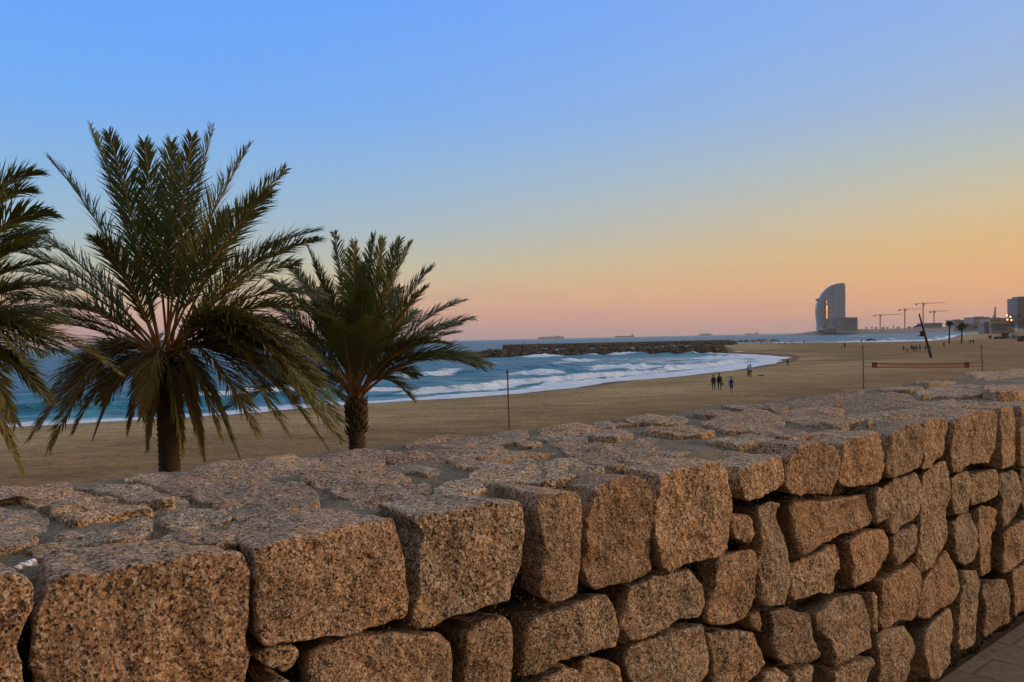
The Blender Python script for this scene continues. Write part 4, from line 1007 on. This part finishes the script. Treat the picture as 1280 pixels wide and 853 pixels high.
# ------------------------------------------------------------------ beach furniture
def pole_thing(name, label, cat, pxb, pyb, Y, ytop, xtop, r, m_, group):
    x0 = at_depth(pxb, pyb, Y); top = at_depth(xtop, ytop, Y)
    dd = sdist(np.array([[x0[0]]]), np.array([[Y]])); z0 = sand_h(np.array([[x0[0]]]), np.array([[Y]]), dd)[0, 0]
    t = (top-x0)/(top[2]-x0[2]); b0 = x0+t*(z0-.1-x0[2])
    root = empty(name, tuple(b0)); tag(root, label, cat, group)
    mb = MB(); mb.tube([b0, b0+(top-b0)*.5, top], [r, r*.95, r*.85], 10); a = mb.build('post', m_)
    mb = MB(); mb.tube([top-np.array([0, 0, .22]), top+np.array([0, 0, .03])], r*1.25, 10); b = mb.build('cap', m_)
    mb = MB(); mb.tube([b0+t*1.1+np.array([-.1, 0, 0]), b0+t*1.1+np.array([.1, 0, 0])], .02, 6); c_ = mb.build('cleat', m_)
    bpy.context.view_layer.update(); rebase(root, a, b, c_); return b0, top
PM = simple('weathered post', (.13, .10, .08), .7, .2, 3)
pole_thing('net_post', 'single tall thin net post on the sand right of the palms', 'post', 636.8, 540, 44, 463, 634.2, .045, PM, 'beach volleyball net posts')
b1, t1 = pole_thing('net_post', 'tall thin post at the left end of the orange net', 'post', 1079.5, 487, 72, 432, 1078.6, .055, PM, 'beach volleyball net posts')
b2, t2 = pole_thing('net_post', 'tall thin post at the right end of the orange net', 'post', 1228.3, 466, 72, 432, 1227, .055, PM, 'beach volleyball net posts')
OR = simple('orange tape', (.66, .14, .03), .7, .15, 2); NETM = simple('net cord', (.10, .06, .05), .9)
root = empty('volleyball_net', tuple((b1+b2)/2)); tag(root, 'orange edged beach volleyball net strung between two thin posts', 'net')
def netpt(px, py): return at_depth(px, py, 72)
mt, mbm, mcord, mend = MB(), MB(), MB(), MB()
N_S = 26
for k in range(N_S):
    ta, tb_ = k/N_S, (k+1)/N_S
    xa, xb = 1090+122*ta, 1090+122*tb_
    sagf = lambda t: 1.0*math.sin(PI*t)
    for (m_, ya, h) in ((mt, 453.6, 1.6), (mbm, 458.6, 1.1)):
        p = [netpt(xa, ya+sagf(ta)-.3*ta), netpt(xb, ya+sagf(tb_)-.3*tb_), netpt(xb, ya+h+sagf(tb_)-.3*tb_), netpt(xa, ya+h+sagf(ta)-.3*ta)]
        m_.prism(p, (0, .03, 0))
    for q in range(3):
        t = ta+(q+.5)/N_S/3; x = 1090+122*t; mcord.tube([netpt(x, 454.5+sagf(t)), netpt(x, 459+sagf(t))], .006, 3)
for y in (455.6, 456.8, 457.8): mcord.tube([netpt(1090+122*t, y+sagf(t)-.3*t) for t in np.linspace(0, 1, 14)], .006, 3)
ESL = simple('end sleeve', (.55, .17, .06), .8); ends = []
for x0 in (1090, 1205.5): mend = MB(); ends.append(mend); mend.prism([netpt(x0, 453.2), netpt(x0+6.5, 453.2), netpt(x0+6.5, 459.8), netpt(x0, 459.8)], (0, .05, 0))
kids = [mt.build('top_tape', OR), mbm.build('bottom_tape', OR), mcord.build('mesh_cords', NETM)]+[e_.build('end_panel', ESL) for e_ in ends]
for y in (453.8, 459):
    for pq in ([netpt(1079, y-.5), netpt(1090, y)], [netpt(1212, y), netpt(1227.6, y-1.5)]):
        mb = MB(); mb.tube(pq, .010, 4); kids.append(mb.build('guy_rope', NETM))
bpy.context.view_layer.update(); rebase(root, *kids)
# leaning mast
B = ground(1164, 447.5); T = at_depth(1148.8, 392.3, B[1]); ax = T-B; WD = simple('dark timber', (.045, .032, .025), .85, .3, 2)
root = empty('leaning_mast', tuple(B)); tag(root, 'tall dark timber mast leaning left above the group of people', 'mast')
mb = MB(); mb.tube([B-ax*.01, B+ax*.5, T], [.30, .24, .15], 10); k1 = mb.build('mast', WD)
mb = MB(); q = B+ax*.735; mb.prism([q+np.array([.05, 0, .35]), q+np.array([-1.75, 0, -.25]), q+np.array([-1.75, 0, -.38]), q+np.array([.05, 0, -.05])], (0, .35, 0)); k2 = mb.build('upper_board', WD)
q = B+ax*.485; mb = MB(); mb.prism([q+np.array([.05, 0, 0]), q+np.array([-1.45, 0, .08]), q+np.array([-1.35, 0, .22]), q+np.array([0, 0, .35])], (0, .35, 0)); k3 = mb.build('lower_board', WD)
q = B+ax*.56; mb = MB(); mb.prism([q+np.array([.05, 0, -.5]), q+np.array([-.75, 0, -.45]), q+np.array([-.85, 0, .35]), q+np.array([-.1, 0, .45])], (0, .3, 0)); k4 = mb.build('side_panel', WD)
bpy.context.view_layer.update(); rebase(root, k1, k2, k3, k4)
# litter on the sand
for (x, y, lab) in ((380,529,'white scrap on the sand between the two palms'), (725.5,500,'tiny white scrap on the open sand in the middle')):
    q = ground(x, y); mb = MB(); mb.blob(q+Z_*.03, (.13, .08, .04), 3, 7, 4, .5); tag(mb.build('paper_scrap', simple('white scrap', (.7, .68, .64), .8)), lab, 'litter')

# ------------------------------------------------------------------ headland, hotel, cranes, ships
HD = 2500.0
def px_at(px, py, D=HD): return at_depth(px, py, D)
def zpx(px): return 424.3-.0216*(px-640)           # horizon line
LANDM = rock_mat('headland', (.10, .09, .085), (.19, .165, .145), (.30, .26, .22), .02)
prof_px = [(985,418.9),(994,417.6),(1004,416.2),(1010,415.2),(1018,414.2),(1026,412.6),(1060,412.2),(1074,411.6),(1100,411.4),(1130,410.6),(1160,409.4),(1190,408.6),(1230,408),(1300,406)]
V = []; F = []
for i, (x, y) in enumerate(prof_px):
    p0 = px_at(x, zpx(x)+3.2); p0[2] = SEA-1; t = px_at(x, y)
    V += [p0+np.array([0, -30, 0]), p0+np.array([0, 0, 0])+Z_*max(0, (t[2]-SEA)*.55), at_depth(x, y, HD+35), at_depth(x, y+.1, HD+500)]
for i in range(len(prof_px)-1):
    for j in range(3): F.append((i*4+j, (i+1)*4+j, (i+1)*4+j+1, i*4+j+1))
tag(mesh_obj('headland_terrain', V, F, LANDM, smooth=False), kind='structure')
def glass_mat(name, c, rough=.25, stripe=(.09, .25)):
    m, nt, b = newmat(name); p = geo_pos(nt)
    w1 = tex(nt, 'ShaderNodeTexNoise', mapping(nt, p, scale=(.10, .10, .012)), 1.0, Detail=3.0)
    br = nt.nodes.new('ShaderNodeTexBrick'); nt.links.new(mapping(nt, p, rot=(PI/2, 0, 0)), br.inputs['Vector']); br.inputs['Scale'].default_value = 1
    br.inputs['Brick Width'].default_value = 5; br.inputs['Row Height'].default_value = 4; br.inputs['Mortar Size'].default_value = .45; br.offset = 0
    br.inputs['Color1'].default_value = (1, 1, 1, 1); br.inputs['Color2'].default_value = (.8, .85, .9, 1); br.inputs['Mortar'].default_value = (.55, .55, .55, 1)
    c_ = mixc(nt, 1.0, ramp(nt, w1.outputs[0], [(.35, tuple(k*.82 for k in c)), (.65, tuple(k*1.12 for k in c))]), br.outputs[0], 'MULTIPLY')
    nt.links.new(c_, b.inputs['Base Color']); b.inputs['Roughness'].default_value = rough; b.inputs['Metallic'].default_value = .25; return m
HG = glass_mat('hotel glass', (.34, .44, .64)); HG2 = glass_mat('dark glass', (.16, .24, .28)); PALE = simple('pale concrete', (.40, .42, .42), .8, .1, .02)
def tcrop(pts, o=(1010, 345), s=10.66): return [(o[0]+x/s, o[1]+y/s) for x, y in pts]
def ext(name, pts, depth, mat_, D=HD, mbx=None):
    mb = MB(); mb.prism([px_at(x, y, D) for x, y in pts], (0, depth, 0)); return mb.build(name, mat_)
root = empty('sail_shaped_hotel', tuple(px_at(1040, 412))); tag(root, 'tall glass hotel shaped like a curved sail on the headland', 'hotel')
sail = tcrop([(150,740),(136,640),(124,540),(120,470),(124,400),(136,360),(148,342),(134,325),(118,305),(160,300),(185,255),(215,212),(260,166),(310,132),(360,111),(420,98),(488,95),(494,200),(498,400),(500,560),(503,740)])
kids = [ext('tower', sail, 16, HG)]
# lit slot: a glass fold turned so that it mirrors the sunset
mb = MB(); tc0 = px_at(1033, 395); toC = (CAM-tc0)/np.linalg.norm(CAM-tc0); toS = np.array([math.sin(SUN_AZ), math.cos(SUN_AZ), .05]); hn = toC+toS; hn /= np.linalg.norm(hn); hx = np.array([-hn[1], hn[0], 0]); hx /= np.linalg.norm(hx)
MIR = simple('mirror glass', (.75, .40, .17), .22, .05, .02, metal=1.0)
for (x, y0, y1, w_) in ((1033,382,407.5,2.4), (1032.6,376.5,380,1.6), (1045.3,400.5,406,.9)):
    a = px_at(x, y0)+np.array([0, -1.5, 0]); b = px_at(x, y1)+np.array([0, -1.5, 0]); hw = hx*w_/FPX*HD*.62
    mb.prism([a-hw-np.array([0, 3.5, 0]), a+hw-np.array([0, 3.5, 0]), b+hw-np.array([0, 3.5, 0]), b-hw-np.array([0, 3.5, 0])], hn*(-1.0))
kids.append(mb.build('mirror_slot', MIR))
GF = simple('gold fins', (.40, .34, .16), .5, .1, .02)
for yy in (150, 195, 245, 290, 340): mb = MB(); mb.prism([px_at(*q)+np.array([0, -2, 0]) for q in tcrop([(462,yy-14),(498,yy-14),(498,yy+8),(462,yy+8)])], (0, 4, 0)); kids.append(mb.build('balcony', GF))
kids.append(ext('annex', tcrop([(418,560),(655,560),(660,735),(418,735)]), 45, HG2, HD-20))
mb = MB()
for q in ([(412,553),(660,553),(660,563),(412,563)], [(645,553),(660,553),(663,735),(650,735)], [(412,553),(424,553),(424,735),(412,735)]): mb.prism([px_at(x, y, HD-24) for x, y in tcrop(q)], (0, 50, 0))
kids.append(mb.build('annex_frame', simple('blue concrete', (.18, .30, .32), .7, .1, .02)))
mb = MB()
for q in ([(205,680),(410,680),(410,700),(205,700)], [(205,680),(245,680),(245,722),(205,722)], [(390,680),(410,680),(405,755),(385,755)], [(410,735),(655,735),(655,762),(410,762)]): mb.prism([px_at(x, y, HD-45) for x, y in tcrop(q)], (0, 60, 0))
kids.append(mb.build('podium_frame', PALE))
kids.append(ext('podium_glazing', tcrop([(240,700),(392,700),(388,752),(225,752)]), 40, HG2, HD-35))
bpy.context.view_layer.update(); rebase(root, *kids)

CR = simple('crane steel', (.38, .19, .12), .7, .1, .1)
for (mx_, ty, by, xl, xr, lab) in ((1100.3,394.3,412,1092,1127,'shortest and leftmost tower crane, nearest to the sail-shaped hotel'), (1131,387.3,411,1123,1152,'tower crane second from left, left of the tallest one'), (1154,379.8,410,1144.3,1181.5,'tallest tower crane with its long jib pointing right'), (1167.5,389.6,408,1161.5,1186,'rightmost tower crane above the low grey roof')):
    root = empty('tower_crane', tuple(px_at(mx_, by))); tag(root, lab, 'crane', 'tower cranes on the headland')
    mb = MB(); a = px_at(mx_, by+1); b = px_at(mx_, ty-1.3)
    w_ = 1.0
    for dx in (-w_, w_):
        for dy in (-w_, w_): mb.tube([a+np.array([dx, dy, 0]), b+np.array([dx, dy, 0])], .42, 4)
    n = int((b[2]-a[2])/4)
    for k in range(n):
        z0, z1 = a[2]+(b[2]-a[2])*k/n, a[2]+(b[2]-a[2])*(k+1)/n; s = 1 if k % 2 else -1
        mb.tube([(a[0]-s*w_, a[1]-w_, z0), (a[0]+s*w_, a[1]-w_, z1)], .3, 4); mb.tube([(a[0]-w_, a[1]-s*w_, z0), (a[0]-w_, a[1]+s*w_, z1)], .3, 4)
    k1 = mb.build('mast', CR)
    mb = MB(); l = px_at(xl, ty+(mx_-xl)*.03); r = px_at(xr, ty-(xr-mx_)*.04); c = px_at(mx_, ty)
    for off in ((0, -1, 0), (0, 1, 0), (0, 0, 1.8)): mb.tube([l+np.array(off), c+np.array(off), r+np.array(off)*(.4)], [.4, .4, .25], 4)
    nn_ = 16
    for k in range(nn_):
        p = c+(r-c)*k/nn_; q = c+(r-c)*(k+1)/nn_; mb.tube([p+np.array([0, -1, 0]), (p+q)/2+np.array([0, 0, 1.6]), q+np.array([0, -1, 0])], .22, 4)
    k2 = mb.build('jib', CR)
    mb = MB(); mb.box(l+np.array([2.5, 0, -1.6]), (5, 3, 4)); k3 = mb.build('counterweight', CR)
    mb = MB(); mb.box(c+np.array([1.8, -1, -2.2]), (3, 3, 4)); k4 = mb.build('cab', CR)
    bpy.context.view_layer.update(); rebase(root, k1, k2, k3, k4)

SH1 = simple('ship paint', (.36, .30, .36), .8, .1, .01); SH2 = simple('ship paint warm', (.50, .26, .20), .8, .1, .01); SH3 = simple('ship house', (.50, .42, .40), .8, .1, .01)
def ship(x0, x1, hull, lab, mat_, stacks, house, D=9000):
    w_ = (x1-x0)/FPX*D; u = D/FPX
    b = px_at((x0+x1)/2, zpx((x0+x1)/2), D); b[2] = SEA
    root = empty('cargo_ship', tuple(b)); tag(root, lab, 'ship', 'cargo ships on the horizon')
    mb = MB(); h = hull*u
    mb.prism([b+np.array([-w_/2+3, 0, -2]), b+np.array([w_/2-8, 0, -2]), b+np.array([w_/2, 0, h*1.15]), b+np.array([w_/2-.08*w_, 0, h]), b+np.array([-w_/2, 0, h])], (0, 32, 0)); k1 = mb.build('hull', mat_)
    mb = MB(); hx_ = b[0]-w_/2+w_*house; mb.box((hx_, b[1]+14, h+SEA+u*.9), (w_*.09, 24, u*1.8)); mb.box((hx_-w_*.02, b[1]+14, h+SEA+u*2.2), (w_*.03, 8, u*.8)); k2 = mb.build('deckhouse', SH3)
    kids = [k1, k2]
    if stacks:
        mb = MB(); rr = random.Random(int(x0))
        for k in range(stacks):
            q = u*rr.uniform(.5, 1.4); mb.box((b[0]-w_/2+w_*(.06+.88*(k+.5)/stacks), b[1]+14, SEA+h+q/2), (w_*.8/stacks, 26, q))
        kids.append(mb.build('container_stacks', mat_))
    bpy.context.view_layer.update(); rebase(root, *kids)
ship(672,706,2.2,'long grey container ship stacked with cargo, leftmost on the horizon',SH1,9,.72)
ship(769,793,2.0,'reddish tanker with its deckhouse at the right end, on the horizon',SH2,0,.90)
ship(874,891,1.6,'small grey cargo ship on the horizon above the far breakwater end',SH1,3,.62,9500)
ship(932,949,1.6,'small pinkish cargo ship on the horizon nearest to the hotel',SH1,0,.85,9500)

# ------------------------------------------------------------------ waterfront at the right
TREE = simple('far foliage', (.05, .06, .03), .9, .4, .1)
def far_tree(px, py, wpx, hpx, D, lab, seed):
    b = at_depth(px, py, D); u = D/FPX; root = empty('round_tree', tuple(b)); tag(root, lab, 'tree', 'trees along the far waterfront')
    rr = random.Random(seed); LV, LF = [], []
    w_, h_ = wpx*u, hpx*u
    for k in range(420):
        a = rr.random()*6.28; q = rr.random()**.45; zz = rr.uniform(-1, 1); rad = math.sqrt(max(0, 1-zz*zz))*q*(1+.25*math.sin(a*3+seed))
        c = b+np.array([rad*math.cos(a)*w_/2, rad*math.sin(a)*w_/2, h_*.62+zz*h_*.38]); s = w_*rr.uniform(.03, .07)
        v1 = np.array([rr.gauss(0, 1) for _ in range(3)]); v1 /= np.linalg.norm(v1); v2 = np.cross(v1, [rr.gauss(0, 1) for _ in range(3)]); v2 /= np.linalg.norm(v2)
        i = len(LV); LV += [c-v1*s, c+v2*s*.6, c+v1*s, c-v2*s*.6]; LF.append((i, i+1, i+2, i+3))
    cr = mesh_obj('crown', LV, LF, TREE, None, False)
    mb = MB(); mb.tube([b-Z_*.3, b+Z_*h_*.6], [w_*.04, w_*.02], 6); tr = mb.build('trunk', TRUNK)
    bpy.context.view_layer.update(); rebase(root, cr, tr)
WALLM = simple('pale render wall', (.42, .36, .33), .9, .1, .05); ROOFM = simple('flat roof', (.20, .17, .16), .9, .1, .05); WIN = simple('window glass', (.15, .14, .15), .25, .2, .2); GREYW = simple('grey block', (.26, .25, .27), .9, .1, .05)
def block(px0, px1, ytop, ybot, D, lab, wm, cols=6, rows=2, depth=30, roofstep=True, cat='building', slope=0, name='low_building'):
    b = at_depth((px0+px1)/2, ybot, D); u = D/FPX
    root = empty(name, tuple(b)); tag(root, lab, cat, 'buildings along the far waterfront')
    w_, h_ = (px1-px0)*u, (ybot-ytop)*u
    mb = MB(); x0, x1 = b[0]-w_/2, b[0]+w_/2
    mb.prism([(x0-slope*u, b[1], b[2]-2), (x1, b[1], b[2]-2), (x1, b[1], b[2]+h_), (x0, b[1], b[2]+h_)], (0, depth, 0)); k1 = mb.build('walls', wm)
    mb = MB(); mb.box(((x0+x1)/2, b[1]+depth/2-.6, b[2]+h_+.3), (w_*1.03, depth+1.2, .6)); 
    if roofstep: mb.box((x0+w_*.65, b[1]+depth/2, b[2]+h_+.6+u*.4), (w_*.3, depth*.5, u*.8))
    k2 = mb.build('roof', ROOFM)
    kids = [k1, k2]
    for r_ in range(rows):
        for c_ in range(cols):
            mb = MB(); cw = w_/cols; ch = h_/rows
            mb.box((x0+cw*(c_+.5), b[1]-.1, b[2]+ch*(r_+.52)), (cw*.55, .5, ch*.45)); kids.append(mb.build('window', WIN))
    bpy.context.view_layer.update(); rebase(root, *kids)
block(1155.5,1178,404.2,409.6,2300,'long low grey shed with sloping end right of the leaning mast',GREYW,5,1,40,False,slope=3)
block(1193,1206,400.6,409,1500,'pale building directly behind the bushy far palm',WALLM,5,2)
block(1205,1218,402.2,409,1500,'grey building between the bushy palm and the wide white one',GREYW,4,2)
block(1217,1237,397,405,1400,'wide pale building with an overhanging flat roof left of the spire',WALLM,8,2)
block(1238,1259,398.4,409,1300,'pale building standing right of the thin spire',WALLM,7,2)
block(1206,1240,405.5,412.5,1250,'long low terrace of pinkish walls facing the beach',simple('pinkish render', (.30, .24, .24), .9, .15, .03),12,1,30,False)
block(1240,1268,404.5,415,1000,'low shaded house front below the lit trees',GREYW,8,2,30,False)
block(1232.6,1236,403,414.6,900,'narrow reddish-brown block standing alone on the upper beach',simple('red brown', (.16,.07,.06), .8),1,3,4,False)
# tower cut by the right edge
b = at_depth(1283, 410, 1500); u = 1500/FPX
root = empty('high_rise_tower', tuple(b)); tag(root, 'grey-blue high-rise tower cut by the right edge of the picture', 'tower')
mb = MB(); mb.box((b[0], b[1]+15, b[2]+18.5*u), (22*u, 30, 37*u)); mb.box((b[0]+1.5*u, b[1]+15, b[2]+38*u), (17*u, 20, 2.6*u)); k1 = mb.build('tower_block', glass_mat('tower glass', (.20, .20, .25), .4))
mb = MB()
for k in range(12): mb.box((b[0], b[1]-.3, b[2]+(2+3*k)*u), (22.3*u, 1, .35*u))
k2 = mb.build('floor_bands', GREYW); bpy.context.view_layer.update(); rebase(root, k1, k2)
# spire and mast pole
b = at_depth(1243.4, 399, 1350); root = empty('sail_spire', tuple(b)); tag(root, 'thin pointed white spire rising above the low buildings', 'spire')
mb = MB(); mb.prism([at_depth(1241, 399, 1350), at_depth(1245.2, 398, 1350), at_depth(1245, 384, 1350), at_depth(1244.3, 384, 1350), at_depth(1243.4, 392, 1350)], (0, 3, 0)); k1 = mb.build('spire', WALLM); bpy.context.view_layer.update(); rebase(root, k1)
b = at_depth(1261, 412, 900); mb = MB(); mb.tube([(0, 0, 0), (0, 0, (412-384.5)/FPX*900)], [.5, .22], 8); mb.box((0, 0, .4), (1.6, 1.6, .8)); o = mb.build('flag_pole', simple('pole pink', (.34, .22, .2), .6)); o.location = tuple(b); tag(o, 'tall thin bare pole behind the lit lamps at right', 'pole')
# lamps glowing among the trees
LAMP = simple('lamp glow', (1, .5, .15), .5, .05, 1, emis=((1, .42, .10), 4.0)); LPM = simple('lamp post', (.08, .07, .07), .6)
for i, (x, y, lab) in enumerate(((1258.6,394.4,'small glowing street lamp, topmost left by the bare pole'), (1259.2,399.8,'small glowing street lamp, lowest left by the bare pole'), (1263,396.2,'small glowing street lamp just right of the bare pole'), (1264.2,400.4,'small glowing street lamp lowest and furthest right'))):
    p = at_depth(x, y, 700); z0 = at_depth(x, 414, 700)[2]; root = empty('street_lamp', (p[0], p[1], z0)); tag(root, lab, 'lamp', 'lit lamps on the waterfront')
    mb = MB(); mb.tube([(p[0], p[1], z0), (p[0], p[1], p[2])], [.15, .09], 6); k1 = mb.build('post', LPM)
    mb = MB(); mb.blob(p, (.62, .62, .62), 1, 8, 6, .05); k2 = mb.build('lantern', LAMP); bpy.context.view_layer.update(); rebase(root, k1, k2)
for i, (x, y, w_, h_, D, lab) in enumerate(((1267,412,9,17,760,'dark round tree right of the glowing lamps'), (1274,412,10,19,740,'taller dark tree in front of the high-rise tower'), (1281,418,12,20,600,'dark tree at the right picture edge'), (1219,412,5,4,1200,'low bush under the left part of the wide pale building'), (1224,411,4,7,1190,'slim small tree before the middle of the wide pale building'), (1240,413,5,7,950,'small tree just right of the narrow reddish block'), (1245,413,5,6,940,'small tree below the thin spire'), (1255,415,6,8,820,'small tree between the dark huts and the bare pole'), (1262,412,7,12,790,'tree among the glowing lamps'),
        (1250,414,6,9,800,'small tree left of the glowing lamps'), (1210,410,5,6,1200,'tree over the roofs right of the bushy far palm'), (1229,412,4,6,1100,'small tree left of the narrow reddish block'),
        (1083,412,3.2,3.2,2450,'tiny tree on the headland right of the hotel annex'), (1090,412,3,4.2,2450,'tiny tree just left of the leftmost crane'), (1095,412,3.5,3,2450,'tiny low tree beneath the leftmost crane'), (1104,412,4,3,2450,'tiny tree just right of the leftmost crane'),
        (1109,412,3,3.4,2450,'tiny tree halfway between the two left cranes'), (1117,411.6,3,5.4,2450,'tallest tiny tree on the headland between the two left cranes'), (1123,411.4,4,3,2450,'tiny tree just left of the second crane'), (1137,411.2,5,3,2450,'tiny tree just right of the second crane'), (1143,411,4,2.6,2450,'tiny tree on the headland behind the top of the leaning mast'))):
    far_tree(x, y, w_, h_, D, lab, i)
# beach bar, umbrellas and boats at the right
def kiosk(px, py, wpx, hpx, lab, wm, rm, name='beach_kiosk', cat='kiosk'):
    b = ground(px, py); u = b[1]/FPX; w_, h_ = wpx*u, hpx*u
    root = empty(name, tuple(b)); tag(root, lab, cat, 'beach huts at the right edge')
    mb = MB(); mb.box(b+Z_*h_*.35, (w_*.85, w_*.6, h_*.7)); k1 = mb.build('cabin', wm)
    mb = MB(); c = b+Z_*h_*.72; mb.prism([c+np.array([-w_/2, -w_*.4, 0]), c+np.array([w_/2, -w_*.4, 0]), c+np.array([w_*.4, -w_*.4, h_*.28]), c+np.array([-w_*.4, -w_*.4, h_*.28])], (0, w_*.8, 0)); k2 = mb.build('awning', rm)
    mb = MB(); mb.box(b+np.array([0, -w_*.31, h_*.35]), (w_*.35, .1, h_*.5)); k3 = mb.build('opening', WIN)
    bpy.context.view_layer.update(); rebase(root, k1, k2, k3)
DKW = simple('dark hut', (.035, .03, .03), .9); 
kiosk(1256.5,423.5,8,7,'dark beach hut in the middle of the row at right',DKW,DKW)
kiosk(1247.5,423.8,9,3.6,'long low dark hut left of the taller dark one',DKW,GREYW)
kiosk(1237.5,423.6,3.5,4,'small brown hut at the left end of the row',simple('brown hut', (.12,.06,.04), .9),DKW)
kiosk(1266,424,8,6,'pale grey hut right of the tall dark one',simple('pale hut', (.34,.34,.36), .9),WALLM)
kiosk(1278,427,11,7,'dark kiosk with red and green awning at the right edge',simple('red hut', (.16,.04,.03), .9),simple('green awning', (.03,.09,.05), .8))
def parasol(px, py, hpx, lab, m_):
    b = ground(px, py); u = b[1]/FPX; h_ = hpx*u; root = empty('beach_parasol', tuple(b)); tag(root, lab, 'parasol', 'parasols at the right edge')
    mb = MB(); mb.tube([b, b+Z_*h_], .06, 6); k1 = mb.build('pole', LPM)
    mb = MB(); n = 10; c = b+Z_*h_; V = [c]+[c+np.array([math.cos(2*PI*k/n)*h_*.32, math.sin(2*PI*k/n)*h_*.32, -h_*.25 if 0 else -h_*.2]) for k in range(n)]; mb.add(V, [(0, 1+k, 1+(k+1) % n) for k in range(n)]); k2 = mb.build('canopy', m_)
    bpy.context.view_layer.update(); rebase(root, k1, k2)
parasol(1265.5,421,11,'green closed-in parasol left of the yellow one by the huts',simple('green cloth',(.05,.16,.05),.8))
parasol(1268.5,420.5,10,'yellow parasol behind the pale hut',simple('yellow cloth',(.45,.36,.06),.8))
parasol(1274,421,10,'orange-red parasol behind the right edge kiosk',simple('red cloth',(.40,.10,.05),.8))
mb = MB(); mb.box((3000, 6000, 76), (18000, 15600, 166)); 
hz = mb.build('haze', None); hz.data.materials.clear(); m = bpy.data.materials.new('haze'); m.use_nodes = True; nt = m.node_tree; nt.nodes.clear()
pv_ = nt.nodes.new('ShaderNodeVolumePrincipled'); pv_.inputs['Color'].default_value = (.88, .86, .86, 1); pv_.inputs['Density'].default_value = HAZE; pv_.inputs['Anisotropy'].default_value = .2
o_ = nt.nodes.new('ShaderNodeOutputMaterial'); nt.links.new(pv_.outputs[0], o_.inputs['Volume']); hz.data.materials.append(m); tag(hz, kind='stuff')
q = ground(1090, 427.5); mb = MB(); mb.prism([q+np.array([-2.6, 0, 0]), q+np.array([-3.4, 0, 1.5]), q+np.array([-.5, 0, 2.1]), q+np.array([3.0, 0, 1.2]), q+np.array([2.4, 0, 0])], (0, 2, 0)); tag(mb.build('beached_boat', DKW), 'dark little boat pulled up at the water edge right of the lone figure', 'boat')
